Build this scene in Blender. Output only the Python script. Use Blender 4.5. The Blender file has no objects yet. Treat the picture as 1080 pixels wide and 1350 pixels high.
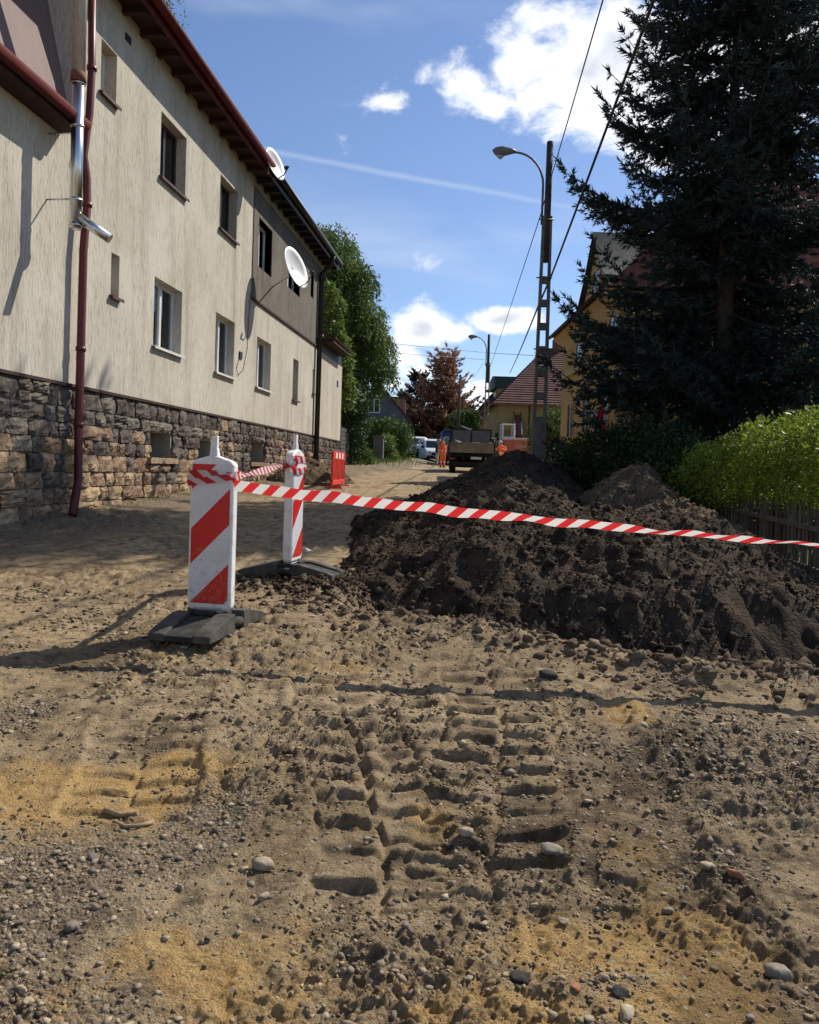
import bpy, math, random
import numpy as np
from mathutils import Vector, Matrix
random.seed(7); rng = np.random.default_rng(7)
R = math.radians
S = bpy.context.scene
C = S.collection

# ------------------------------------------------------------------ camera, sky, sun, exposure
F, PX, PY, CAMZ = 1030.0, 540.0, 640.4, 1.36
YAW, PITCH, ROLL = R(5.55), R(-1.2), R(1.83)
r0 = Vector((math.cos(YAW), math.sin(YAW), 0)); f0 = Vector((-math.sin(YAW), math.cos(YAW), 0))
fw = f0 * math.cos(PITCH) + Vector((0, 0, math.sin(PITCH)))
u0 = r0.cross(fw)
rt = r0 * math.cos(ROLL) + u0 * math.sin(ROLL); up = u0 * math.cos(ROLL) - r0 * math.sin(ROLL)
CAM = Vector((0, 0, CAMZ))
cd = bpy.data.cameras.new('camera'); cam = bpy.data.objects.new('camera', cd); C.objects.link(cam)
M = Matrix.Identity(4)
for i in range(3):
    M[i][0], M[i][1], M[i][2], M[i][3] = rt[i], up[i], -fw[i], CAM[i]
cam.matrix_world = M
cd.sensor_fit = 'HORIZONTAL'; cd.sensor_width = 36.0; cd.lens = 36.0 * F / 1080.0
cd.shift_y = -(675.0 - PY) / 1080.0
cd.clip_start = 0.05; cd.clip_end = 3000
S.camera = cam

SUN_EL = R(44.0)
SUN_DIR = Vector((0.69 * math.cos(SUN_EL), 0.724 * math.cos(SUN_EL), math.sin(SUN_EL))).normalized()   # towards the sun
S.view_settings.view_transform = 'Standard'; S.view_settings.look = 'None'
S.view_settings.gamma = 1.0; S.view_settings.use_curve_mapping = False
S.view_settings.exposure = 0.3
sd = bpy.data.lights.new('sun', 'SUN'); sd.energy = 4.6; sd.angle = R(0.5); sd.color = (1.0, 0.93, 0.82)
sun = bpy.data.objects.new('sun', sd); C.objects.link(sun); sun.location = (20, 20, 40)
sun.rotation_euler = (-SUN_DIR).to_track_quat('-Z', 'Y').to_euler()

def ray(px, py):
    return (fw + rt * ((px - PX) / F) + up * ((PY - py) / F)).normalized()

W = bpy.data.worlds.new('World'); S.world = W; W.use_nodes = True
def build_world():
    nt = W.node_tree; N, L = nt.nodes, nt.links
    N.clear()
    def n(t, **k):
        x = N.new(t)
        for a, b in k.items(): setattr(x, a, b)
        return x
    def math_(op, a, b=None, c=None, clamp=False):
        x = n('ShaderNodeMath', operation=op, use_clamp=clamp)
        for i, v in enumerate((a, b, c)):
            if v is None: continue
            if isinstance(v, (int, float)): x.inputs[i].default_value = v
            else: L.new(v, x.inputs[i])
        return x.outputs[0]
    out = n('ShaderNodeOutputWorld'); bg = n('ShaderNodeBackground')
    sky = n('ShaderNodeTexSky', sky_type='NISHITA', sun_disc=False)
    sky.sun_elevation = SUN_EL
    sky.sun_rotation = math.atan2(SUN_DIR.x, SUN_DIR.y)
    sky.altitude = 300; sky.air_density = 1.0; sky.dust_density = 0.35; sky.ozone_density = 2.2
    tc = n('ShaderNodeTexCoord'); V = tc.outputs['Generated']
    nrm = n('ShaderNodeVectorMath', operation='NORMALIZE'); L.new(V, nrm.inputs[0]); D = nrm.outputs[0]
    # cloud detail: fbm on the view direction, stretched flat
    mp = n('ShaderNodeMapping'); L.new(D, mp.inputs[0]); mp.inputs['Scale'].default_value = (1, 1, 1.5)
    wn = n('ShaderNodeTexNoise'); wn.inputs['Scale'].default_value = 5.0; wn.inputs['Detail'].default_value = 3
    L.new(mp.outputs[0], wn.inputs['Vector'])
    wv = n('ShaderNodeVectorMath', operation='MULTIPLY_ADD'); L.new(wn.outputs['Color'], wv.inputs[0])
    wv.inputs[1].default_value = (0.10, 0.10, 0.10); L.new(mp.outputs[0], wv.inputs[2])
    fb = n('ShaderNodeTexNoise'); fb.inputs['Scale'].default_value = 13.0; fb.inputs['Detail'].default_value = 9
    fb.inputs['Roughness'].default_value = 0.62; L.new(wv.outputs[0], fb.inputs['Vector'])
    big = n('ShaderNodeTexNoise'); big.inputs['Scale'].default_value = 2.3; big.inputs['Detail'].default_value = 2
    L.new(mp.outputs[0], big.inputs['Vector'])
    # cumulus seen in the photo (direction, half width, half height in radians, strength)
    blobs = [((610, 112), .048, .036, 1.0), ((655, 135), .035, .024, .7), ((700, 80), .075, .040, 1.2), ((770, 95), .10, .075, 1.35), ((820, 60), .12, .08, 1.35), ((745, 150), .05, .03, .9),
             ((900, 110), .12, .10, 1.2), ((1040, 60), .12, .10, 1.1), ((505, 130), .035, .015, .55), ((720, 30), .04, .02, .6),
             ((560, 430), .060, .036, 2.0), ((598, 438), .040, .022, 1.6), ((660, 421), .060, .022, 1.9), ((532, 470), .034, .022, 1.4), ((545, 490), .03, .014, 1.0),
             ((628, 516), .03, .022, 1.1), ((520, 505), .02, .014, .8), ((470, 470), .05, .03, .9), ((130, -170), .12, .07, 1.1),
             ((-300, 300), .16, .06, 1.1), ((1500, 250), .2, .09, 1.1), ((1400, -500), .2, .12, 1.1), ((300, -900), .25, .14, 1.0), ((-900, 450), .3, .08, 1.1), ((2600, 400), .35, .1, 1.1)]
    acc = None
    for (p, sx, sy, st) in blobs:
        d = ray(*p)
        e1 = Vector((d.y, -d.x, 0)).normalized(); e2 = e1.cross(d).normalized()
        def dot(e):
            x = n('ShaderNodeVectorMath', operation='DOT_PRODUCT'); L.new(D, x.inputs[0]); x.inputs[1].default_value = e
            return x.outputs['Value']
        a = dot(e1 / sx); b = dot(e2 / sy); c = dot(d)
        rr = math_('MULTIPLY_ADD', a, a, math_('MULTIPLY', b, b))
        m = math_('SUBTRACT', 1.0, math_('POWER', rr, 0.6))
        m = math_('MULTIPLY', math_('MAXIMUM', m, -1.0), st)
        m = math_('MULTIPLY_ADD', math_('GREATER_THAN', c, 0.0), math_('ADD', m, 1.5), -1.5)
        acc = m if acc is None else math_('SMOOTH_MAX', acc, m, 0.25)
    fbc = math_('SUBTRACT', fb.outputs[0], 0.5)
    dens = math_('ADD', math_('MULTIPLY', acc, 0.55), math_('MULTIPLY', fbc, 1.9))
    dens = math_('ADD', dens, math_('MULTIPLY', math_('SUBTRACT', big.outputs[0], 0.5), 0.5))
    mr = n('ShaderNodeMapRange', interpolation_type='SMOOTHSTEP'); L.new(dens, mr.inputs[0])
    mr.inputs['From Min'].default_value = 0.0; mr.inputs['From Max'].default_value = 0.50
    cov = mr.outputs[0]
    # thin cirrus veil over the whole sky and one old vapour trail
    cm = n('ShaderNodeMapping'); L.new(D, cm.inputs[0]); cm.inputs['Scale'].default_value = (2.0, 5.0, 7.0); cm.inputs['Rotation'].default_value = (0.2, 0.3, 0.5)
    cn = n('ShaderNodeTexNoise'); cn.inputs['Scale'].default_value = 1.6; cn.inputs['Detail'].default_value = 6; cn.inputs['Distortion'].default_value = 0.6
    L.new(cm.outputs[0], cn.inputs['Vector'])
    mc = n('ShaderNodeMapRange', interpolation_type='SMOOTHSTEP'); L.new(cn.outputs[0], mc.inputs[0])
    mc.inputs['From Min'].default_value = 0.47; mc.inputs['From Max'].default_value = 0.85; mc.inputs['To Max'].default_value = 0.30
    a, b = ray(250, 180), ray(760, 274)
    nv = a.cross(b).normalized(); mid = (a + b).normalized()
    x = n('ShaderNodeVectorMath', operation='DOT_PRODUCT'); L.new(D, x.inputs[0]); x.inputs[1].default_value = nv
    dist = math_('ABSOLUTE', math_('ADD', x.outputs['Value'], math_('MULTIPLY', fbc, 0.006)))
    tr = math_('SUBTRACT', 1.0, math_('DIVIDE', dist, 0.0048), clamp=True)
    x = n('ShaderNodeVectorMath', operation='DOT_PRODUCT'); L.new(D, x.inputs[0]); x.inputs[1].default_value = mid
    tr = math_('MULTIPLY', tr, math_('MULTIPLY', math_('SUBTRACT', x.outputs['Value'], 0.93), 3.6, clamp=True))
    thin = math_('MAXIMUM', mc.outputs[0], tr)
    # cloud brightness: white rims, greyer thick cores and undersides
    sh = n('ShaderNodeTexNoise'); sh.inputs['Scale'].default_value = 20.0; sh.inputs['Detail'].default_value = 5; L.new(wv.outputs[0], sh.inputs['Vector'])
    core = n('ShaderNodeMapRange', interpolation_type='SMOOTHSTEP'); L.new(math_('ADD', dens, math_('MULTIPLY', math_('SUBTRACT', sh.outputs[0], 0.5), 0.9)), core.inputs[0])
    core.inputs['From Min'].default_value = 0.35; core.inputs['From Max'].default_value = 1.25
    cc = n('ShaderNodeMix', data_type='RGBA'); L.new(core.outputs[0], cc.inputs['Factor'])
    cc.inputs['A'].default_value = (10.0, 10.2, 10.6, 1); cc.inputs['B'].default_value = (5.6, 6.1, 7.0, 1)
    tint = n('ShaderNodeMix', data_type='RGBA', blend_type='MULTIPLY'); tint.inputs['Factor'].default_value = 1.0
    L.new(sky.outputs[0], tint.inputs['A']); tint.inputs['B'].default_value = (1.02, 1.06, 1.18, 1)
    m1 = n('ShaderNodeMix', data_type='RGBA'); L.new(thin, m1.inputs['Factor']); L.new(tint.outputs['Result'], m1.inputs['A']); m1.inputs['B'].default_value = (7.5, 8.0, 8.8, 1)
    m2 = n('ShaderNodeMix', data_type='RGBA'); L.new(cov, m2.inputs['Factor']); L.new(m1.outputs['Result'], m2.inputs['A']); L.new(cc.outputs['Result'], m2.inputs['B'])
    L.new(m2.outputs['Result'], bg.inputs[0]); bg.inputs[1].default_value = 0.095
    L.new(bg.outputs[0], out.inputs[0])
build_world()

# ------------------------------------------------------------------ helpers
def smooth(a, b, x):
    t = np.clip((np.asarray(x, float) - a) / (b - a), 0, 1); return t * t * (3 - 2 * t)
def vnoise(x, y, seed=0):
    xi = np.floor(x).astype(np.int64); yi = np.floor(y).astype(np.int64); fx = x - xi; fy = y - yi
    def h(i, j):
        n = (i * 374761393 + j * 668265263 + seed * 974634777) & 0xFFFFFFFF
        n = ((n ^ (n >> 13)) * 1274126177) & 0xFFFFFFFF
        n = ((n ^ (n >> 16)) * 2246822519) & 0xFFFFFFFF
        return ((n ^ (n >> 15)) & 0xFFFFFF) / float(0xFFFFFF)
    u = fx * fx * fx * (fx * (fx * 6 - 15) + 10); v = fy * fy * fy * (fy * (fy * 6 - 15) + 10)
    a = h(xi, yi); b = h(xi + 1, yi); c = h(xi, yi + 1); d = h(xi + 1, yi + 1)
    return (a * (1 - u) + b * u) * (1 - v) + (c * (1 - u) + d * u) * v
def fbm(x, y, sc, oct=4, gain=0.5, seed=0, ridged=False):
    s = 0.0; amp = 1.0; tot = 0.0; fx = x / sc; fy = y / sc
    for o in range(oct):
        v = vnoise(fx, fy, seed + o * 17)
        if ridged: v = 1 - np.abs(2 * v - 1)
        s = s + amp * v; tot += amp; amp *= gain
        fx, fy = fx * 2.03 * 0.8 + fy * 2.03 * 0.6 + 3.1, -fx * 2.03 * 0.6 + fy * 2.03 * 0.8 + 7.7
    return s / tot - 0.5

def lnk(o, parent=None):
    C.objects.link(o)
    if parent is not None: o.parent = parent
    return o
def tag(o, label, cat, group=None):
    o['label'] = label; o['category'] = cat
    if group: o['group'] = group
    return o
def thing(name, label, cat, loc=(0, 0, 0), rotz=0.0, group=None):
    o = bpy.data.objects.new(name, None); o.empty_display_size = 0.2
    C.objects.link(o); o.location = loc; o.rotation_euler = (0, 0, rotz)
    return tag(o, label, cat, group)
def struct(o):
    o['kind'] = 'structure'; return o
def stuff(o):
    o['kind'] = 'stuff'; return o

def np_mesh(name, verts, faces, smooth_=False):
    """verts (N,3), faces (M,k) arrays -> mesh, fast"""
    me = bpy.data.meshes.new(name)
    verts = np.ascontiguousarray(verts, np.float32); faces = np.ascontiguousarray(faces, np.int32)
    k = faces.shape[1]
    me.vertices.add(len(verts)); me.vertices.foreach_set('co', verts.ravel())
    me.loops.add(faces.size); me.loops.foreach_set('vertex_index', faces.ravel())
    me.polygons.add(len(faces)); me.polygons.foreach_set('loop_start', np.arange(0, faces.size, k, dtype=np.int32))
    me.polygons.foreach_set('loop_total', np.full(len(faces), k, np.int32))
    if smooth_: me.polygons.foreach_set('use_smooth', np.ones(len(faces), bool))
    me.update(calc_edges=True)
    return me
def np_obj(name, verts, faces, mat, parent=None, smooth_=False):
    me = np_mesh(name, verts, faces, smooth_); me.materials.append(mat)
    return lnk(bpy.data.objects.new(name, me), parent)

class MB:
    def __init__(s): s.v = []; s.f = []; s.sm = []
    def add(s, vs, fs, sm=False):
        k = len(s.v); s.v += [tuple(v) for v in vs]; s.f += [tuple(i + k for i in f) for f in fs]; s.sm += [sm] * len(fs); return s
    def box(s, c, d, rot=None, taper=1.0):
        x, y, z = d[0] / 2, d[1] / 2, d[2] / 2; c = Vector(c)
        vs = [Vector((sx * x * (taper if sz > 0 else 1), sy * y * (taper if sz > 0 else 1), sz * z)) for sz in (-1, 1) for sy in (-1, 1) for sx in (-1, 1)]
        if rot is not None: vs = [rot @ v for v in vs]
        return s.add([v + c for v in vs], [(0, 2, 3, 1), (4, 5, 7, 6), (0, 1, 5, 4), (2, 6, 7, 3), (0, 4, 6, 2), (1, 3, 7, 5)])
    def bb(s, x0, x1, y0, y1, z0, z1):
        return s.box(((x0 + x1) / 2, (y0 + y1) / 2, (z0 + z1) / 2), (x1 - x0, y1 - y0, z1 - z0))
    def tube(s, pts, rad, n=8, caps=True, sm=True):
        pts = [Vector(p) for p in pts]
        rad = [rad] * len(pts) if isinstance(rad, (int, float)) else rad
        vs, fs = [], []; prev = None
        for i, p in enumerate(pts):
            t = (pts[min(i + 1, len(pts) - 1)] - pts[max(i - 1, 0)])
            t = t.normalized() if t.length > 1e-9 else Vector((0, 0, 1))
            if prev is None:
                a = Vector((0, 0, 1)) if abs(t.z) < 0.9 else Vector((1, 0, 0)); e1 = t.cross(a).normalized()
            else: e1 = (prev - t * prev.dot(t)).normalized()
            prev = e1; e2 = t.cross(e1)
            for j in range(n):
                a = 2 * math.pi * j / n; vs.append(p + (e1 * math.cos(a) + e2 * math.sin(a)) * rad[i])
        for i in range(len(pts) - 1):
            for j in range(n):
                fs.append((i * n + j, i * n + (j + 1) % n, (i + 1) * n + (j + 1) % n, (i + 1) * n + j))
        k0 = len(s.v); s.add(vs, fs, sm)
        if caps:
            s.f.append(tuple(k0 + j for j in reversed(range(n)))); s.f.append(tuple(k0 + (len(pts) - 1) * n + j for j in range(n))); s.sm += [False, False]
        return s
    def prism(s, poly, axis, a, b):
        """poly: list of 2D points in the two other axes (cyclic order x,y,z without axis); extruded a..b"""
        n = len(poly)
        def P(q, t): 
            return (t, q[0], q[1]) if axis == 0 else ((q[0], t, q[1]) if axis == 1 else (q[0], q[1], t))
        vs = [P(q, a) for q in poly] + [P(q, b) for q in poly]
        fs = [tuple(range(n - 1, -1, -1)), tuple(range(n, 2 * n))] + [(i, (i + 1) % n, n + (i + 1) % n, n + i) for i in range(n)]
        return s.add(vs, fs)
    def quad(s, a, b, c, d): return s.add([a, b, c, d], [(0, 1, 2, 3)])
    def mesh(s, name):
        me = bpy.data.meshes.new(name); me.from_pydata([tuple(v) for v in s.v], [], s.f)
        me.polygons.foreach_set('use_smooth', s.sm); me.update(); return me
    def build(s, name, mat, parent=None, bevel=0):
        me = s.mesh(name); me.materials.append(mat)
        o = lnk(bpy.data.objects.new(name, me), parent)
        if bevel:
            b = o.modifiers.new('bevel', 'BEVEL'); b.width = bevel; b.segments = 2; b.limit_method = 'ANGLE'
        return o
def copy_tree(o, parent=None):
    c = o.copy(); C.objects.link(c); c.parent = parent
    for ch in list(o.children): copy_tree(ch, c)
    return c

# pixels of the photograph -> places
def at_x(px, py, X):
    d = ray(px, py); return CAM + d * (X / d.x)
def at_depth(px, py, Z):
    d = ray(px, py); return CAM + d * (Z / d.dot(f0))
PRY = [-60, 0, 5, 10.3, 20, 30, 39, 80, 200, 900]; PRZ = [-1.6, 0, .25, .54, .86, 1.11, 1.26, 2.41, 4.2, 12]
def H0(Y): return np.interp(Y, PRY, PRZ)
def at_ground(px, py):
    d = ray(px, py); t = 3.0
    for _ in range(40):
        p = CAM + d * t; t += (p.z - float(H0(p.y))) / max(-d.z + 0.03, 0.02) * 0.6
    return CAM + d * t

# ------------------------------------------------------------------ materials
MATS = {}
def mat(name, c1, c2=None, scale=4.0, rough=0.85, bump=0.0, bscale=None, detail=5, spec=0.3, metal=0.0, stretch=(1, 1, 1), island=0.0, trans=0.0, contrast=(0.35, 0.65), bdist=0.02, objvar=0.0, obj_coords=False):
    if name in MATS: return MATS[name]
    m = bpy.data.materials.new(name); m.use_nodes = True; nt = m.node_tree; N, L = nt.nodes, nt.links
    b = N['Principled BSDF']; b.inputs['Roughness'].default_value = rough; b.inputs['Metallic'].default_value = metal
    b.inputs['Specular IOR Level'].default_value = spec
    c1 = tuple(c1) + (1,); c2 = c1 if c2 is None else tuple(c2) + (1,)
    if obj_coords: src = N.new('ShaderNodeTexCoord').outputs['Object']
    else: src = N.new('ShaderNodeNewGeometry').outputs['Position']
    mp = N.new('ShaderNodeMapping'); L.new(src, mp.inputs[0]); mp.inputs['Scale'].default_value = stretch
    no = N.new('ShaderNodeTexNoise'); no.inputs['Scale'].default_value = scale; no.inputs['Detail'].default_value = detail; no.inputs['Roughness'].default_value = 0.6
    L.new(mp.outputs[0], no.inputs['Vector'])
    mr = N.new('ShaderNodeMapRange'); mr.inputs['From Min'].default_value = contrast[0]; mr.inputs['From Max'].default_value = contrast[1]; L.new(no.outputs[0], mr.inputs[0])
    mx = N.new('ShaderNodeMix'); mx.data_type = 'RGBA'; L.new(mr.outputs[0], mx.inputs['Factor']); mx.inputs['A'].default_value = c1; mx.inputs['B'].default_value = c2
    col = mx.outputs['Result']
    if island or objvar:
        if island: rv = N.new('ShaderNodeNewGeometry').outputs['Random Per Island']; amt = island
        else: rv = N.new('ShaderNodeObjectInfo').outputs['Random']; amt = objvar
        hs = N.new('ShaderNodeHueSaturation'); L.new(col, hs.inputs['Color'])
        v = N.new('ShaderNodeMapRange'); L.new(rv, v.inputs[0]); v.inputs['To Min'].default_value = 1 - amt; v.inputs['To Max'].default_value = 1 + amt
        L.new(v.outputs[0], hs.inputs['Value'])
        h = N.new('ShaderNodeMapRange'); L.new(rv, h.inputs[0]); h.inputs['To Min'].default_value = 0.5 - 0.05 * amt; h.inputs['To Max'].default_value = 0.5 + 0.05 * amt
        L.new(h.outputs[0], hs.inputs['Hue']); col = hs.outputs[0]
    L.new(col, b.inputs['Base Color'])
    if bump:
        bn = N.new('ShaderNodeTexNoise'); bn.inputs['Scale'].default_value = bscale or scale * 4; bn.inputs['Detail'].default_value = 5; L.new(mp.outputs[0], bn.inputs['Vector'])
        bp = N.new('ShaderNodeBump'); bp.inputs['Strength'].default_value = bump; bp.inputs['Distance'].default_value = bdist; L.new(bn.outputs[0], bp.inputs['Height']); L.new(bp.outputs[0], b.inputs['Normal'])
    if trans:
        tr = N.new('ShaderNodeBsdfTranslucent'); L.new(col, tr.inputs['Color'])
        ms = N.new('ShaderNodeMixShader'); ms.inputs[0].default_value = trans; L.new(b.outputs[0], ms.inputs[1]); L.new(tr.outputs[0], ms.inputs[2])
        L.new(ms.outputs[0], N['Material Output'].inputs['Surface'])
    MATS[name] = m; return m
def glass_mat(name, tint=(0.75, 0.8, 0.82)):
    m = bpy.data.materials.new(name); m.use_nodes = True; nt = m.node_tree; N, L = nt.nodes, nt.links
    N.clear(); o = N.new('ShaderNodeOutputMaterial'); t = N.new('ShaderNodeBsdfTransparent'); t.inputs[0].default_value = tint + (1,)
    g = N.new('ShaderNodeBsdfGlossy'); g.inputs['Roughness'].default_value = 0.03; g.inputs[0].default_value = (0.9, 0.95, 1, 1)
    fr = N.new('ShaderNodeFresnel'); fr.inputs[0].default_value = 1.6; mx = N.new('ShaderNodeMixShader')
    L.new(fr.outputs[0], mx.inputs[0]); L.new(t.outputs[0], mx.inputs[1]); L.new(g.outputs[0], mx.inputs[2]); L.new(mx.outputs[0], o.inputs[0])
    return m
GLASS = glass_mat('window_glass')
# ------------------------------------------------------------------ ground: road bed, trench, tyre tracks
EDGE = [at_ground(*p) for p in [(425, 792), (470, 812), (560, 820), (640, 832), (760, 858), (880, 880), (980, 889), (1080, 887)]]
EX = np.array([p.x for p in EDGE] + [6.0]); EY = np.array([p.y for p in EDGE] + [EDGE[-1].y - 0.9])
def trench_d(X, Y):
    return (Y - np.interp(X, EX, EY)) * 0.9
TRK = []
def track(pts, width, period, amp, ncol=2, seed=0, phase=0.0, patchy=0.5):
    TRK.append((np.array([(p.x, p.y) for p in (at_ground(*q) for q in pts)]), width, period, amp, ncol, seed, phase, patchy))
track([(500, 1230), (505, 1100), (480, 1000), (450, 930), (440, 880)], 0.46, 0.185, 0.023, 2, 1, 0.0, 0.15)
track([(640, 1180), (655, 1060), (660, 960), (650, 910), (640, 870)], 0.54, 0.165, 0.022, 2, 2, 0.4, 0.15)
track([(150, 1110), (180, 1030), (200, 960), (235, 900)], 0.46, 0.15, 0.013, 2, 3, 0.1, 0.3)
track([(590, 1200), (560, 1050), (548, 960), (540, 900)], 0.36, 0.19, 0.018, 1, 4, 0.2, 0.3)
track([(860, 1250), (830, 1080), (790, 980), (760, 920)], 0.42, 0.16, 0.016, 2, 5, 0.3, 0.5)
track([(330, 760), (420, 700), (480, 670), (520, 645)], 0.5, 0.2, 0.012, 2, 6, 0.3, 0.4)
track([(230, 800), (320, 720), (420, 668), (490, 640)], 0.5, 0.2, 0.012, 2, 7, 0.3, 0.4)
def tracks_h(X, Y):
    h = np.zeros_like(X); ins = np.zeros_like(X)
    for pts, wd, per, amp, ncol, seed, ph, patchy in TRK:
        x0, x1 = pts[:, 0].min() - wd, pts[:, 0].max() + wd; y0, y1 = pts[:, 1].min() - .3, pts[:, 1].max() + .3
        sel = (X > x0) & (X < x1) & (Y > y0) & (Y < y1)
        if not sel.any(): continue
        x, y = X[sel], Y[sel]
        x = x + fbm(x, y, 0.35, 2, seed=seed + 90) * 0.05; y = y + fbm(x, y, 0.3, 2, seed=seed + 95) * 0.045
        best = np.full(x.shape, 9.0); s_ = np.zeros(x.shape); l_ = np.zeros(x.shape); acc = 0.0
        for a, b in zip(pts[:-1], pts[1:]):
            d = b - a; ln = np.hypot(*d); t = np.clip(((x - a[0]) * d[0] + (y - a[1]) * d[1]) / ln ** 2, 0, 1)
            ox = x - a[0] - t * d[0]; oy = y - a[1] - t * d[1]; dist = np.hypot(ox, oy)
            side = np.sign(d[0] * oy - d[1] * ox); m = dist < best
            best = np.where(m, dist, best); s_ = np.where(m, acc + t * ln, s_); l_ = np.where(m, side * dist, l_); acc += ln
        end = smooth(0, .25, s_) * smooth(0, .3, acc - s_)
        inside = (1 - smooth(wd / 2 - .03, wd / 2 + .02, best)) * end
        colid = np.floor((l_ / wd + .5) * ncol); within = (l_ / wd + .5) * ncol - colid
        saw = ((s_ + colid * per * .5) / per + ph + 0.25 * np.abs(within - .5)) % 1.0
        bar = smooth(0.0, 0.10, saw) * (1 - smooth(0.54, 0.70, saw))
        gap = smooth(0.0, .10, within) * (1 - smooth(.90, 1.0, within))
        pt = smooth(-.12 + (patchy - .3) * .3, .08 + (patchy - .3) * .3, fbm(x, y, 0.5, 3, seed=seed + 40))
        lug = (bar * gap - 0.45) * amp * 1.7 * (0.35 + 0.65 * pt)
        rim = np.exp(-((best - wd / 2 - .02) / .045) ** 2) * .014 * end
        hh = inside * (lug - 0.012) + rim
        tmp = h[sel]; tmp += hh; h[sel] = tmp; ins[sel] = np.maximum(ins[sel], inside)
    return h, ins
def terrain(X, Y):
    """smooth land form without the fine relief"""
    z = H0(Y)
    z = z - 0.55 * smooth(2.0, 4.2, X) * (1 - smooth(19, 25, Y)) * smooth(2, 6, Y)
    z = z + 0.5 * smooth(-4.0, -5.6, X) * smooth(24, 31, Y) * 0.4
    z = z + 1.6 * smooth(-5.5, -12, X) * smooth(33, 40, Y)
    z = z + 0.10 * smooth(-3.2, -5.6, X) * smooth(5, 9, Y)
    return z
def ground_h(X, Y):
    X = np.asarray(X, float); Y = np.asarray(Y, float)
    z = terrain(X, Y)
    far = 1 / (1 + (Y / 26.0) ** 2)
    th, ins = tracks_h(X, Y)
    z = z + fbm(X, Y, 2.2, 3, seed=3) * 0.10 + fbm(X, Y, 0.55, 3, seed=5) * 0.055 * far
    rough = 0.45 + 1.15 * smooth(-.08, .14, fbm(X, Y, 0.8, 3, seed=8))
    n1 = fbm(X, Y, 0.16, 4, .55, seed=11); rg = fbm(X, Y, 0.09, 3, .5, seed=21, ridged=True)
    z = z + (n1 * 0.050 + np.maximum(rg, -.05) * 0.034 + fbm(X, Y, 0.035, 3, .7, seed=31) * 0.030 + fbm(X, Y, 0.013, 2, .6, seed=35) * 0.009 * (Y < 7)) * rough * far * (1 - .55 * ins)
    d = trench_d(X, Y); inx = smooth(-1.15, -0.55, X) * (1 - smooth(5, 5.6, X))
    wob = d + fbm(X, Y, 0.4, 3, seed=51) * 0.16
    wid = 1.9 + 0.6 * smooth(1.0, 2.6, X)
    dep = (0.55 + .5 * smooth(-.4, 1.2, X)) * inx
    z = z - dep * smooth(0.0, 0.14, wob) * (1 - smooth(wid, wid + 0.5, wob))
    lip = np.exp(-((wob + 0.16) / 0.15) ** 2) * inx
    z = z + lip * (0.035 + 0.11 * np.maximum(fbm(X, Y, 0.13, 3, seed=61), -.1))
    # scuffed earth round the two board feet and the heap's left toe
    c = np.exp(-(((X + 1.35) / .7) ** 2 + ((Y - 6.6) / .45) ** 2))
    z = z + c * fbm(X, Y, 0.16, 3, seed=66, ridged=True) * 0.12
    return z + th
def ground_z(x, y): return float(ground_h(np.array([x]), np.array([y]))[0])

def gmask(X, Y):
    def blob(px, py, sx, sy):
        p = at_ground(px, py); return np.exp(-(((X - p.x) / sx) ** 2 + ((Y - p.y) / sy) ** 2))
    n = fbm(X, Y, 0.35, 4, seed=71); n2 = fbm(X, Y, 1.1, 3, seed=77)
    sand = np.zeros_like(X)
    for a in [(60, 1050, .38, .30, 1.1), (200, 1030, .30, .28, 1.0), (-60, 1060, .4, .3, .9), (260, 1250, .28, .16, .9), (330, 1300, .25, .12, .7), (90, 1310, .08, .08, .9), (760, 1240, .30, .22, .85), (880, 1230, .26, .2, 1.0),
              (720, 1330, .4, .14, .9), (900, 1320, .3, .14, .8), (832, 942, .13, .16, 1.1), (820, 1150, .2, .25, .6), (520, 1090, .3, .3, .35), (440, 880, .3, .2, .3), (150, 850, .8, .35, .35), (-100, 1310, .3, .2, .6)]:
        sand = np.maximum(sand, blob(*a[:4]) * a[4])
    sand = smooth(0.26, 0.80, sand + n * 0.9 + fbm(X, Y, .10, 3, seed=79) * .7)
    grav = np.zeros_like(X)
    for a in [(60, 1180, .45, .35, 1.0), (280, 1080, .16, .30, 1.1), (20, 950, .35, .4, .8), (40, 1330, .4, .2, .8), (1020, 1020, .8, .8, .8), (950, 900, .9, .4, .6), (560, 1290, .5, .12, .55), (700, 1130, .2, .2, .7), (960, 1150, .25, .15, .8), (420, 1300, .3, .12, .4), (120, 930, .4, .3, .6)]:
        grav = np.maximum(grav, blob(*a[:4]) * a[4])
    wall = np.exp(-((X + 5.0) / .9) ** 2) * smooth(5, 8, Y) * .9
    grav = smooth(0.28, 0.75, np.maximum(grav, wall) + n * 0.8 + n2 * .2)
    d = trench_d(X, Y); inx = smooth(-1.3, -0.6, X)
    dark = smooth(-0.22, 0.02, d + n * .5) * inx * (1 - smooth(6, 14, d))
    dark = np.maximum(dark, np.exp(-(((X + 1.3) / .75) ** 2 + ((Y - 6.7) / .42) ** 2)) * 1.0)
    dark = np.maximum(dark, .5 * smooth(.12, .3, fbm(X, Y, 0.7, 4, seed=83)))
    green = smooth(-5.6, -6.6, X) * smooth(30, 33, Y) + smooth(3.9, 4.6, X) * smooth(6, 9, Y)
    return np.stack([np.clip(sand, 0, 1), np.clip(grav, 0, 1), np.clip(dark, 0, 1), np.clip(green, 0, 1)], -1)

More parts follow.
